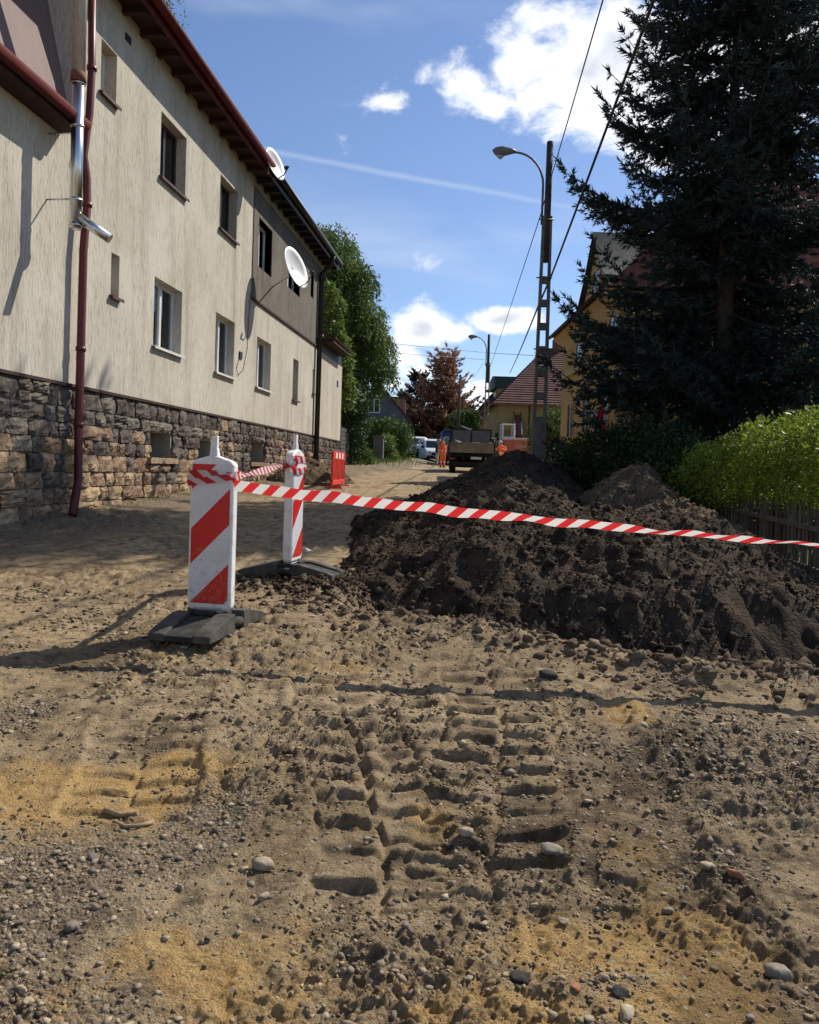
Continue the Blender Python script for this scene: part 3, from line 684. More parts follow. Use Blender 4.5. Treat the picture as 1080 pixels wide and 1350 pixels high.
    while z > .2:
        hgt = random.choice((.2, .24, .27, .32)); y = YN + random.uniform(0, .3)
        while y < Ye - .05:
            wd = random.uniform(.2, .46) if random.random() < .85 else random.uniform(.45, .62); wd = min(wd, Ye - y)
            zc, yc = z - hgt / 2, y + wd / 2; gz = float(H0(yc)) + (.10 if yc > 9 else 0)
            parts_ = [(y, y + wd, z - hgt, z)]
            if random.random() < .10: parts_ = [(y, y + wd, z - hgt, z - hgt * .48), (y, y + wd, z - hgt * .52, z)]
            for (a, b, c, d) in parts_:
                if c > gz + .25 + .45 * 0 or d > gz - .05:
                    ok = True
                    for h in hol:
                        if b > h[0] - .02 and a < h[1] + .02 and d > h[2] - .1 and c < h[3] + .02:
                            # trim beside the opening
                            if a < h[0] - .12: b = h[0] - .02
                            elif b > h[1] + .12: a = h[1] + .02
                            elif d > h[3] + .07: c = h[3] + .015
                            elif c < h[2] - .16: d = h[2] - .115
                            else: ok = False
                    if ok: stones.append((a, b, c, d, row))
            y += wd + .012
        z -= hgt + .012; row += 1
    def vis(s): 
        yc = (s[0] + s[1]) / 2; return (s[1] - s[0]) * (s[3] - s[2]) / yc ** 3 if yc > 8.3 else 0
    stones.sort(key=vis, reverse=True)
    rest = [[], []]
    for i, (a, b, c, d, row) in enumerate(stones):
        low = (ZP - (c + d) / 2) / 1.7 + random.uniform(-.28, .28) + .18 * math.sin(a * 1.3) + .1 * math.sin(a * 3.1)
        light = low > .50
        jit = (WX - .015 + random.uniform(-.02, .02), (a + b) / 2, (c + d) / 2); sc = (1.0, b - a, d - c)
        me = random.choice(lt if light else dk)
        if i < 300:
            o = bpy.data.objects.new('stone', me); C.objects.link(o); o.location = jit; o.scale = sc; o.rotation_euler = (random.uniform(-.03, .03), random.uniform(-.05, .05), random.uniform(-.05, .05))
            o.parent = plinth
        else:
            co = np.array([v.co for v in me.vertices]) * sc + np.array(jit)
            rest[int(light)].append((co, [tuple(p.vertices) for p in me.polygons]))
    for k, mm in ((0, M_STD), (1, M_STL)):
        m = MB()
        for co, fs in rest[k]: m.add(co, fs)
        if m.v: stuff(m.build('small_plinth_stones', mm, plinth))
    for k in kids:
        P(k)
    return T, Yc, Yg, Yd, Ye, ZE
LH, YC, YG, YD, YE, ZE = left_house()

# flue on the corner
def flue():
    a = at_x(105, 108, WX + .40); b = at_x(97.5, 301, WX + .40)
    T = thing('metal_flue', 'shiny galvanised flue pipe with elbow outlet on the house corner', 'flue', (a.x, (a.y + b.y) / 2, b.z))
    y = (a.y + b.y) / 2; inv = Matrix.Translation(-T.location)
    m = MB(); m.tube([(a.x, y, b.z), (a.x, y, a.z)], .075, 18); o = m.build('pipe', M_GALV, T); o.matrix_parent_inverse = inv
    c = at_x(107, 289, WX + .42); d = at_depth(145, 315, (c - CAM).dot(f0) - .05)
    m = MB(); m.tube([(a.x, y, c.z + .02), d], .062, 16); o = m.build('outlet', M_GALV, T); o.matrix_parent_inverse = inv
    m = MB()
    for zz in (a.z - .05, (a.z + b.z) / 2 + .35, b.z + .35, b.z + .03): m = MB(); m.tube([(a.x, y, zz), (a.x, y, zz + .03)], .084, 18); o = m.build('collar', M_GALV, T); o.matrix_parent_inverse = inv
    m = MB(); m.tube([(WX, y + .02, b.z + .38), (a.x, y, b.z + .38)], .012, 6); o = m.build('bracket', M_GALV, T); o.matrix_parent_inverse = inv; m = MB(); m.tube([(WX, y + .02, a.z - .65), (a.x, y, a.z - .65)], .012, 6)
    o = m.build('bracket', M_GALV, T); o.matrix_parent_inverse = inv
    m = MB(); m.tube([(a.x, y, a.z - .02), (a.x, y, a.z + .10)], .095, 16); o = m.build('brick_collar', mat('collar_brick', (.17, .07, .05), (.25, .12, .09), 12, .9), T); o.matrix_parent_inverse = inv
    m = MB(); m.tube([(a.x, y, a.z + .09), (a.x, y, a.z + 3.2)], .082, 16); o = m.build('upper_duct', M_REND, T); o.matrix_parent_inverse = inv
flue()

M_DISH = mat('pale_dish_enamel', (.66, .66, .65), (.74, .74, .73), 4, .4, spec=.4)
def dish(label, px, py, rad, X, mast_to, aim=(0.93, -.28, .30)):
    c = at_x(px, py, X); n = Vector(aim).normalized()
    T = thing('satellite_dish', label, 'dish', c)
    e1 = n.cross(Vector((0, 0, 1))).normalized(); e2 = e1.cross(n)
    m = MB(); vs = []; fs = []; K, J = 28, 6
    for j in range(J + 1):
        r = rad * j / J
        for k in range(K):
            a = 2 * math.pi * k / K; vs.append(e1 * (r * math.cos(a)) + e2 * (r * 1.06 * math.sin(a)) + n * (r * r * .28 / rad))
    for j in range(J):
        for k in range(K): fs.append((j * K + k, j * K + (k + 1) % K, (j + 1) * K + (k + 1) % K, (j + 1) * K + k))
    m.add(vs, fs, True); o = m.build('reflector', M_DISH, T)
    so = o.modifiers.new('thick', 'SOLIDIFY'); so.thickness = .012
    lnb = n * rad * 1.15 - e2 * rad * .55
    m = MB(); m.tube([-e2 * rad * .98 + n * rad * .2, -e2 * rad * .95 + n * rad * .6, lnb], .014, 6); m.build('feed_arm', M_BLK, T)
    m = MB(); m.tube([lnb - n * .02, lnb - n * .12], [.03, .045], 8); m.build('receiver', M_BLK, T)
    w = Vector(mast_to) - c; m = MB(); m.tube([-n * .02, -n * .12, -n * .14 - e2 * .15, w], .02, 8); m.build('mast', M_GALV, T)
    return T
p = at_x(359, 398, WX)
dish('white satellite dish on a wall bracket over the grey render', 385, 355, .50, WX + .75, (WX, p.y, p.z + .4))
p = at_x(345, 225, WX + .3)
dish('white satellite dish standing up on the roof edge of the house', 359, 218, .36, WX + .55, (WX + .35, p.y, ZE + .05))
# ------------------------------------------------------------------ soil heaps
def soil_mat(name, c1, c2, c3):
    m = mat(name, c1, c2, 5, .95, .9, 34, spec=.1, bdist=.05)
    return m
M_HEAP = soil_mat('dark_damp_soil', (.028, .020, .014), (.085, .061, .041), None)
M_HEAPB = soil_mat('brown_soil', (.09, .064, .040), (.165, .122, .08), None)
M_CLOD = mat('dark_soil_clod', (.03, .021, .015), (.10, .072, .05), 9, .95, .6, 60, island=.5, spec=.1, bdist=.02)
M_CLODB = mat('brown_soil_clod', (.085, .06, .038), (.19, .14, .092), 9, .95, .6, 60, island=.35, spec=.1, bdist=.02)
def heap(name, label, x0, x1, y0, y1, step, hfun, material, clods, cmat, seed, cs=(.009, .05), rough=1.0):
    xs = np.arange(x0, x1, step); ys = np.arange(y0, y1, step); X, Y = np.meshgrid(xs, ys); x, y = X.ravel(), Y.ravel()
    def top(x, y):
        h = hfun(x, y); h = np.where(h < 0, h * 2.6, h); n = fbm(x, y, .55, 3, seed=seed) * .30 + fbm(x, y, .17, 4, .6, seed=seed + 3, ridged=True) * .15 + fbm(x, y, .08, 3, .65, seed=seed + 5) * .075
        return h + n * 1.15 * rough * smooth(-1.5, .15, h)
    base = terrain(x, y); t = top(x, y); z = base + np.maximum(t, -1.15)
    o = np_obj(name, np.stack([x, y, z], -1), grid_faces(*X.shape), material, smooth_=True)
    tag(o, label, 'soil heap')
    g = np.random.default_rng(seed); k = clods * 5
    cx, cy = g.uniform(x0, x1, k), g.uniform(y0, y1, k); ct = top(cx, cy); ok = (ct > np.where(trench_d(cx, cy) < 2.0, -1.0, .03)) & (g.random(k) < np.clip(7.0 / np.maximum(cy, 3), .1, 1) ** 1.3); cx, cy, ct = cx[ok][:clods], cy[ok][:clods], ct[ok][:clods]
    s = cs[0] * (cs[1] / cs[0]) ** (g.random(len(cx)) ** 3.2)
    v, f = lumps(np.stack([cx, cy, terrain(cx, cy) + ct], -1), s, (.5, .95), .42, .35, seed, low=(clods < 5000))
    k2 = clods * 6; cx, cy = g.uniform(x0, x1, k2), g.uniform(y0, y1, k2); ct = top(cx, cy); ok = (ct > np.where(trench_d(cx, cy) < 2.0, -1.0, .0)) & (g.random(k2) < np.clip(7.0 / np.maximum(cy, 3), .1, 1) ** 1.3); cx, cy, ct = cx[ok][:int(clods * 1.4)], cy[ok][:int(clods * 1.4)], ct[ok][:int(clods * 1.4)]
    v2, f2 = lumps(np.stack([cx, cy, terrain(cx, cy) + ct], -1), .006 * 4.0 ** (g.random(len(cx)) ** 1.6), (.5, 1.0), .45, .3, seed + 1, low=True)
    stuff(np_obj('clods', np.concatenate([v, v2]), np.concatenate([f, f2 + len(v)]), cmat, o))
    return o
def ridge(pts):
    """pts: (x, y, height, half width); union of blended bumps along a line"""
    def f(x, y):
        h = np.full(np.shape(x), -.4)
        for (ax, ay, ah, aw), (bx, by, bh, bw) in zip(pts[:-1], pts[1:]):
            dx, dy = bx - ax, by - ay; t = np.clip(((x - ax) * dx + (y - ay) * dy) / (dx * dx + dy * dy), 0, 1)
            d = np.hypot(x - ax - t * dx, y - ay - t * dy); hh = ah + (bh - ah) * t; w = aw + (bw - aw) * t
            q = d / w; v = hh * (1.18 - q * 1.18 - .18 * np.exp(-(q / .3) ** 2))
            h = np.maximum(h, v)
        return h
    return f
heap('soil_heap', 'long heap of dark damp soil beside the trench under the warning tape', -2.6, 3.4, 5.7, 15.5, .035,
     ridge([(-.62, 7.5, .26, .8), (-.1, 7.7, .42, 1.2), (1.0, 8.3, .55, 1.55), (.3, 9.2, .72, 1.9), (-.1, 11.0, .62, 1.7), (.3, 13, .75, 1.9), (.6, 15, .7, 1.7)]), M_HEAP, 7000, M_CLOD, 301)
heap('soil_heap', 'tall dark soil heap piled at the foot of the near lamp post', -1.6, 3.2, 14.6, 22, .05,
     ridge([(.5, 16.0, .8, 1.8), (.75, 17.6, 1.08, 1.9), (1.4, 19.5, .75, 1.6)]), M_HEAP, 2500, M_CLOD, 302)
heap('soil_heap', 'brown soil mound between the dark heap and the bushes', 1.5, 4.4, 10.8, 16, .04,
     ridge([(2.5, 12.6, .95, 1.35), (2.75, 13.6, .95, 1.4)]), M_HEAPB, 2500, M_CLODB, 303)
heap('soil_heap', 'small pale brown mound against the picket fence', 1.9, 4.3, 9.3, 12.6, .035,
     ridge([(2.7, 10.7, .62, .95), (3.4, 10.6, .5, .9)]), M_HEAPB, 1500, M_CLODB, 304)
heap('soil_heap', 'grey black spoil bank at the deep end of the trench', 1.2, 5.0, 5.9, 10.2, .035,
     ridge([(1.8, 8.7, .6, 1.4), (2.7, 8.7, .42, 1.3), (3.4, 8.6, .26, 1.2), (4.3, 8.3, .15, 1.1)]), M_HEAP, 3000, M_CLOD, 305)
pb = at_ground(418, 640)
heap('soil_heap', 'low brown soil pile by the house wall next to the red barrier', pb.x - 1.4, pb.x + 1.3, pb.y - 1.3, pb.y + 2.2, .05,
     ridge([(pb.x - .3, pb.y + .2, .62, 1.1), (pb.x - .2, pb.y + 1, .5, 1.0)]), M_HEAPB, 900, M_CLODB, 306)

# clods strung along the trench lip
def lip_clods():
    g = np.random.default_rng(9); n = 1900
    X = g.uniform(-1.5, 3.6, n); Y = np.interp(X, EX, EY) + g.normal(-.08, .22, n) - .03
    ok = (trench_d(X, Y) < .03); X, Y = X[ok], Y[ok]
    s = .008 * 7.0 ** (g.random(len(X)) ** 2.6)
    v, f = lumps(np.stack([X, Y, ground_h(X, Y)], -1), s, (.5, .9), .45, .45, 9)
    stuff(tag(np_obj('edge_clods', v, f, M_CLODB), 'row of broken soil clods along the lip of the trench', 'soil'))
    n = 1500; X = -1.35 + g.normal(0, .45, n); Y = 6.45 + g.normal(0, .28, n); s = .008 * 4.5 ** (g.random(n) ** 2.0)
    v, f = lumps(np.stack([X, Y, ground_h(X, Y)], -1), s, (.5, .9), .42, .35, 10)
    stuff(tag(np_obj('loose_clods', v, f, M_CLOD), 'crumbled dark soil under the feet of the farther warning board', 'soil'))
lip_clods()

# single stones lying about the road bed
M_ROCK = mat('pale_field_stone', (.22, .17, .115), (.37, .295, .205), 14, .85, .6, 60, objvar=.2, bdist=.01)
M_ROCKG = mat('grey_field_stone', (.13, .108, .085), (.24, .205, .165), 14, .85, .6, 60, objvar=.25, bdist=.01)
M_BRICK = mat('broken_brick', (.26, .10, .055), (.36, .17, .10), 20, .9, .6, 70, bdist=.01)
M_ASPH = mat('asphalt_lump', (.022, .02, .019), (.05, .045, .04), 20, .9, .7, 70, bdist=.01)
def rock_mesh(seed, flat=.6):
    g = np.random.default_rng(seed); v = ICO_V.copy(); f = ICO_F
    # one subdivision, then cut by random planes for an angular stone
    vs = [tuple(p) for p in v]; cache = {}; nf = []
    def mid(a, b):
        k = (min(a, b), max(a, b))
        if k not in cache:
            p = (np.array(vs[a]) + np.array(vs[b])); vs.append(tuple(p / np.linalg.norm(p))); cache[k] = len(vs) - 1
        return cache[k]
    for a, b, c in f:
        x, y, z = mid(a, b), mid(b, c), mid(c, a); nf += [(a, x, z), (b, y, x), (c, z, y), (x, y, z)]
    v = np.array(vs)
    for _ in range(13):
        n = g.normal(size=3); n /= np.linalg.norm(n); d = g.uniform(.38, .78); e = v @ n - d; v = v - np.outer(np.maximum(e, 0), n)
    v *= (1 + g.uniform(-.05, .05, (len(v), 1))); v *= np.array([1.0, g.uniform(.6, .85), flat])
    me = np_mesh('stone', v, np.array(nf)); return me
ROCKS = [rock_mesh(s, f) for s, f in ((1, .6), (2, .5), (3, .65), (4, .55), (5, .35))]
def rock(px, py, wpx, label, material, group=None, k=None, name='stone', rz=None):
    p = at_ground(px, py); z = ground_z(p.x, p.y); d = (Vector((p.x, p.y, z)) - CAM).dot(f0); r = wpx / 2 * d / F
    me = ROCKS[k if k is not None else random.randrange(4)].copy(); me.materials.clear(); me.materials.append(material)
    o = lnk(bpy.data.objects.new(name, me)); o.scale = (r * 1.08,) * 3; o.rotation_euler = (random.uniform(-.25, .25), random.uniform(-.2, .2), random.uniform(0, 6.28) if rz is None else rz)
    o.location = (p.x, p.y, z + r * .20); tag(o, label, 'stone', group)
    return o
rock(349, 1139, 36, 'pale buff angular stone, biggest on the bare soil left of the tracks', M_ROCK)
rock(612, 1096, 30, 'pale rounded stone sitting on a tyre track ridge', M_ROCK)
rock(592, 1097, 22, 'dark clod of asphalt touching the pale rounded stone', M_ASPH)
rock(930, 1157, 36, 'flat tan stone lying beside a broken brick', M_ROCK, k=4)
rock(966, 1166, 34, 'reddish brown piece of broken brick in the dirt', M_BRICK, k=1)
rock(744, 1209, 26, 'light grey squarish stone chip by the orange sand', M_ROCK)
rock(724, 1121, 46, 'long flat grey stone slab beside the gravel patch', M_ROCKG, k=4, rz=.1)
rock(1028, 1278, 42, 'large smooth grey stone at the edge of the orange sand', M_ROCKG)
rock(724, 902, 30, 'black angular asphalt lump lying in the tape shadow', M_ASPH)
rock(830, 937, 13, 'small black stone on the bright yellow sand spot', M_ASPH)
rock(988, 889, 34, 'round dark soil lump at the trench lip', M_ASPH)
rock(688, 1283, 46, 'broken black asphalt lump in front of the orange sand', M_ASPH)
rock(820, 1303, 36, 'dark brown clod pressed into the orange sand', M_ASPH)
rock(757, 1298, 22, 'bright orange red brick crumb in the sand', M_BRICK)
rock(460, 1341, 40, 'pale tan stone beside a dark clod on bare ground', M_ROCK)
rock(244, 862, 16, 'small pale stone touching the foot of the near warning board', M_ROCK)
rock(198, 916, 9, 'little square tan stone in front of the near warning board', M_ROCK)
rock(828, 1330, 44, 'weathered buff stone half buried in the orange sand', M_ROCK)
G = 'loose grey stones on the road bed'
for (x, y, w) in [(95, 1110, 14), (125, 1127, 22), (158, 1137, 18), (238, 1168, 18), (95, 1215, 26), (72, 1230, 22), (150, 1210, 16), (30, 1296, 22), (38, 1312, 24), (60, 1335, 20), (345, 1181, 24), (462, 943, 18), (428, 996, 12), (355, 1180, 14),
                  (20, 1170, 14), (8, 1140, 18), (60, 1195, 12), (535, 1210, 18), (705, 1180, 16), (880, 1200, 18), (640, 1205, 14), (1060, 1305, 26), (870, 1145, 12), (955, 1030, 10), (988, 972, 10), (150, 1000, 12), (45, 960, 14), (28, 990, 12),
                  (300, 1205, 12), (520, 1330, 20), (410, 1290, 12), (130, 1260, 14), (1040, 1215, 16), (990, 1340, 18)]:
    rock(x, y, w, 'loose grey stone lying on the road bed', M_ROCKG if random.random() < .6 else M_ROCK, G)

# a dry stick and sticks
def stick(pts, r, label):
    P = [at_ground(*q) for q in pts]; m = MB(); m.tube([(p.x, p.y, ground_z(p.x, p.y) + r * .8) for p in P], r, 6)
    tag(m.build('stick', mat('dry_wood', (.25, .17, .09), (.36, .26, .15), 30, .9), None), label, 'stick')
stick([(137, 1069), (160, 1071), (182, 1074)], .010, 'straight dry stick beside the orange sand')
stick([(150, 1079), (165, 1086), (185, 1087), (202, 1081)], .007, 'curved dry stick bent like a bow near the orange sand')

# ------------------------------------------------------------------ warning boards
def stripe_mat():
    m = bpy.data.materials.new('red_white_board_film'); m.use_nodes = True; nt = m.node_tree; N, L = nt.nodes, nt.links
    b = N['Principled BSDF']; b.inputs['Roughness'].default_value = .35; b.inputs['Specular IOR Level'].default_value = .4
    tc = N.new('ShaderNodeTexCoord'); sx = N.new('ShaderNodeSeparateXYZ'); L.new(tc.outputs['Object'], sx.inputs[0])
    # stripes descend towards the left of the face, 125 mm wide band measured upright .25
    a = N.new('ShaderNodeMath'); a.operation = 'MULTIPLY_ADD'; L.new(sx.outputs[0], a.inputs[0]); a.inputs[1].default_value = -1.0; L.new(sx.outputs[2], a.inputs[2])
    d = N.new('ShaderNodeMath'); d.operation = 'MULTIPLY_ADD'; L.new(a.outputs[0], d.inputs[0]); d.inputs[1].default_value = 1 / .48; d.inputs[2].default_value = -.298 / .48
    fr = N.new('ShaderNodeMath'); fr.operation = 'FRACT'; L.new(d.outputs[0], fr.inputs[0])
    gt = N.new('ShaderNodeMath'); gt.operation = 'GREATER_THAN'; L.new(fr.outputs[0], gt.inputs[0]); gt.inputs[1].default_value = .52
    no = N.new('ShaderNodeTexNoise'); no.inputs['Scale'].default_value = 9; L.new(tc.outputs['Object'], no.inputs[0])
    mr = N.new('ShaderNodeMapRange'); L.new(no.outputs[0], mr.inputs[0]); mr.inputs['To Min'].default_value = .78; mr.inputs['To Max'].default_value = 1.05
    mx = N.new('ShaderNodeMix'); mx.data_type = 'RGBA'; L.new(gt.outputs[0], mx.inputs['Factor']); mx.inputs['A'].default_value = (.70, .70, .72, 1); mx.inputs['B'].default_value = (.62, .018, .016, 1)
    mu = N.new('ShaderNodeMix'); mu.data_type = 'RGBA'; mu.blend_type = 'MULTIPLY'; mu.inputs['Factor'].default_value = 1; L.new(mx.outputs['Result'], mu.inputs['A']); L.new(mr.outputs[0], mu.inputs['B'])
    dn = N.new('ShaderNodeTexNoise'); dn.inputs['Scale'].default_value = 26; dn.inputs['Detail'].default_value = 8; dn.inputs['Roughness'].default_value = .7; L.new(tc.outputs['Object'], dn.inputs[0])
    hz = N.new('ShaderNodeMapRange'); L.new(sx.outputs[2], hz.inputs[0]); hz.inputs['From Min'].default_value = .15; hz.inputs['From Max'].default_value = .75; hz.inputs['To Min'].default_value = .12; hz.inputs['To Max'].default_value = -.03
    ad = N.new('ShaderNodeMath'); ad.operation = 'ADD'; L.new(dn.outputs[0], ad.inputs[0]); L.new(hz.outputs[0], ad.inputs[1])
    mm = N.new('ShaderNodeMapRange'); L.new(ad.outputs[0], mm.inputs[0]); mm.inputs['From Min'].default_value = .60; mm.inputs['From Max'].default_value = .72; mm.inputs['To Max'].default_value = .55
    md = N.new('ShaderNodeMix'); md.data_type = 'RGBA'; L.new(mm.outputs[0], md.inputs['Factor']); L.new(mu.outputs['Result'], md.inputs['A']); md.inputs['B'].default_value = (.30, .23, .15, 1)
    L.new(md.outputs['Result'], b.inputs['Base Color']); return m
M_FILM = stripe_mat()
M_PLAST = mat('white_plastic', (.52, .49, .44), (.76, .75, .72), 14, .5, .15, 40, spec=.35, detail=8, contrast=(.28, .48))
M_RUB = mat('recycled_rubber', (.02, .019, .018), (.05, .047, .043), 12, .8, .6, 60, spec=.3, bdist=.008)
M_DUST = mat('dusty_rubber', (.05, .046, .04), (.11, .10, .085), 9, .9, .6, 60, spec=.2, bdist=.008)
def board(label, px, py_bottom, Z, rz, base_drop):
    p = at_depth(px, py_bottom, Z); gz = ground_z(p.x, p.y)
    T = thing('warning_board', label, 'warning board', (p.x, p.y, gz), rz, 'red and white warning boards joined by tape')
    zb = .125
    # body: flat box with chamfered sides and pointed top, face towards -y (local)
    outl = [(-.13, zb), (-.148, zb + .025), (-.15, zb + .05), (-.15, zb + .935), (-.125, zb + .96), (-.03, zb + .99), (.03, zb + .99), (.125, zb + .96), (.15, zb + .935), (.15, zb + .05), (.148, zb + .025), (.13, zb)]
    inl = [(x * .92, zb + .018 + (z - zb) * .972) for x, z in outl]; n = len(outl); m = MB()
    vs = [(x, -.040, z) for x, z in inl] + [(x, -.028, z) for x, z in outl] + [(x, .028, z) for x, z in outl] + [(x, .040, z) for x, z in inl]
    fs = [tuple(range(n)), tuple(range(4 * n - 1, 3 * n - 1, -1))]
    for k in range(3):
        for i in range(n): fs.append((k * n + i, (k + 1) * n + i, (k + 1) * n + (i + 1) % n, k * n + (i + 1) % n))
    m.add(vs, fs); m.build('body', M_PLAST, T, .006)
    for s in (-1, 1):
        f = MB(); y = s * .0425
        pl = [(-.13, zb + .045), (.13, zb + .045), (.13, zb + .93), (.124, zb + .936), (-.124, zb + .936), (-.13, zb + .93)]
        f.add([(x, y, z) for x, z in pl], [tuple(range(6)) if s < 0 else tuple(range(5, -1, -1))]); f.build('striped_face', M_FILM, T)
    m = MB(); m.prism([(-.03, .0), (.03, .0), (.022, .055), (-.022, .055)], 1, -.02, .02); [None for _ in ()]
    m.v = [(x, y, z + zb + .985) for x, y, z in m.v]; m.box((0, 0, zb + 1.075), (.042, .03, .085)); m.build('spigot', M_PLAST, T, .004); m = MB(); m.box((0, 0, zb + .0), (.16, .05, .10)); m.build('shank', M_PLAST, T, .004)
    # rubber foot: two sloping end blocks, carrying rails and middle block
    def block(y0, y1, x0, x1, hi, name, top=0.0):
        b = MB(); b.prism([(y0, 0), (y1, 0), (y1, hi if y1 < .1 and y0 < 0 else .035), (y1 - .10 if y0 > 0 else y1, hi), (y0 + (.18 if y0 < -.2 else 0), hi), (y0, .04 if y0 < -.2 else hi)], 0, x0, x1)
        return b
    b = MB()
    b.prism([(-.43, 0), (-.06, 0), (-.06, .12), (-.14, .12), (-.38, .065), (-.43, .045)], 0, -.20, -.09)
    o = b.build('foot_block', M_DUST, T, .008)
    b = MB(); b.prism([(-.43, 0), (-.06, 0), (-.06, .12), (-.14, .12), (-.38, .065), (-.43, .045)], 0, .09, .20); b.build('foot_block', M_DUST, T, .008)
    b = MB(); b.prism([(-.425, 0), (-.06, 0), (-.06, .10), (-.14, .10), (-.36, .05), (-.425, .035)], 0, -.092, .092); b.build('foot_block', M_RUB, T, .006)
    b = MB(); b.prism([(.43, 0), (.43, .045), (.38, .065), (.14, .12), (.07, .12), (.07, 0)], 0, -.20, .20); b.build('foot_block', M_DUST, T, .008)
    b = MB(); b.tube([(-.17, -.08, .055), (-.17, .1, .055)], .032, 8); b.build('foot_rail', M_RUB, T)
    b = MB(); b.tube([(.17, -.08, .055), (.17, .1, .055)], .032, 8); b.build('foot_rail', M_RUB, T)
    b = MB(); b.box((0, 0, .058), (.24, .16, .11)); b.build('foot_socket', M_RUB, T, .01)
    for sy in (-1, 1):
        b = MB(); b.box((0, sy * .085, .118), (.15, .035, .03)); b.build('wedge', M_RUB, T, .005)
    return T
B1 = board('warning board seen face on, tape wound round its top', 277, 835, 5.02, YAW - R(11), 0)
B2 = board('warning board turned edge on beside the soil heap', 384.5, 765, 6.9, YAW + R(79), 0)

def tape_mat(name, tr):
    m = bpy.data.materials.new(name); m.use_nodes = True; nt = m.node_tree; N, L = nt.nodes, nt.links
    b = N['Principled BSDF']; b.inputs['Roughness'].default_value = .35; b.inputs['Specular IOR Level'].default_value = .45
    at = N.new('ShaderNodeUVMap'); sx = N.new('ShaderNodeSeparateXYZ'); L.new(at.outputs[0], sx.inputs[0])
    a = N.new('ShaderNodeMath'); a.operation = 'MULTIPLY_ADD'; L.new(sx.outputs[1], a.inputs[0]); a.inputs[1].default_value = -.065; L.new(sx.outputs[0], a.inputs[2])
    d = N.new('ShaderNodeMath'); d.operation = 'MULTIPLY'; L.new(a.outputs[0], d.inputs[0]); d.inputs[1].default_value = 1 / .131
    fr = N.new('ShaderNodeMath'); fr.operation = 'FRACT'; L.new(d.outputs[0], fr.inputs[0])
    gt = N.new('ShaderNodeMath'); gt.operation = 'GREATER_THAN'; L.new(fr.outputs[0], gt.inputs[0]); gt.inputs[1].default_value = .5
    mx = N.new('ShaderNodeMix'); mx.data_type = 'RGBA'; L.new(gt.outputs[0], mx.inputs['Factor']); mx.inputs['A'].default_value = (.74, .73, .71, 1); mx.inputs['B'].default_value = (.66, .03, .035, 1)
    L.new(mx.outputs['Result'], b.inputs['Base Color'])
    t = N.new('ShaderNodeBsdfTranslucent'); L.new(mx.outputs['Result'], t.inputs['Color']); ms = N.new('ShaderNodeMixShader'); ms.inputs[0].default_value = tr
    L.new(b.outputs[0], ms.inputs[1]); L.new(t.outputs[0], ms.inputs[2]); L.new(ms.outputs[0], N['Material Output'].inputs['Surface'])
    return m
M_TAPE = tape_mat('red_white_barrier_tape', .45)
def ribbon(m_uv, pts, wvec, u0=0.0):
    """pts centre line, wvec list of half width vectors -> appends (verts, faces, uvs)"""
    V, Fc, UV = m_uv; k = len(V); u = u0
    for i, p in enumerate(pts):
        if i: u += (pts[i] - pts[i - 1]).length
        V += [p - wvec[i], p + wvec[i]]; UV += [(u, 0), (u, 1)]
    for i in range(len(pts) - 1): Fc.append((k + 2 * i, k + 2 * i + 2, k + 2 * i + 3, k + 2 * i + 1))
    return u
def ribbon_obj(name, m_uv, label, cat):
    V, Fc, UV = m_uv; me = bpy.data.meshes.new(name); me.from_pydata([tuple(v) for v in V], [], Fc); uv = me.uv_layers.new(name='UVMap')
    for l in me.loops: uv.data[l.index].uv = UV[l.vertex_index]
    me.polygons.foreach_set('use_smooth', [True] * len(Fc)); me.materials.append(M_TAPE); me.update()
    return tag(lnk(bpy.data.objects.new(name, me)), label, cat)
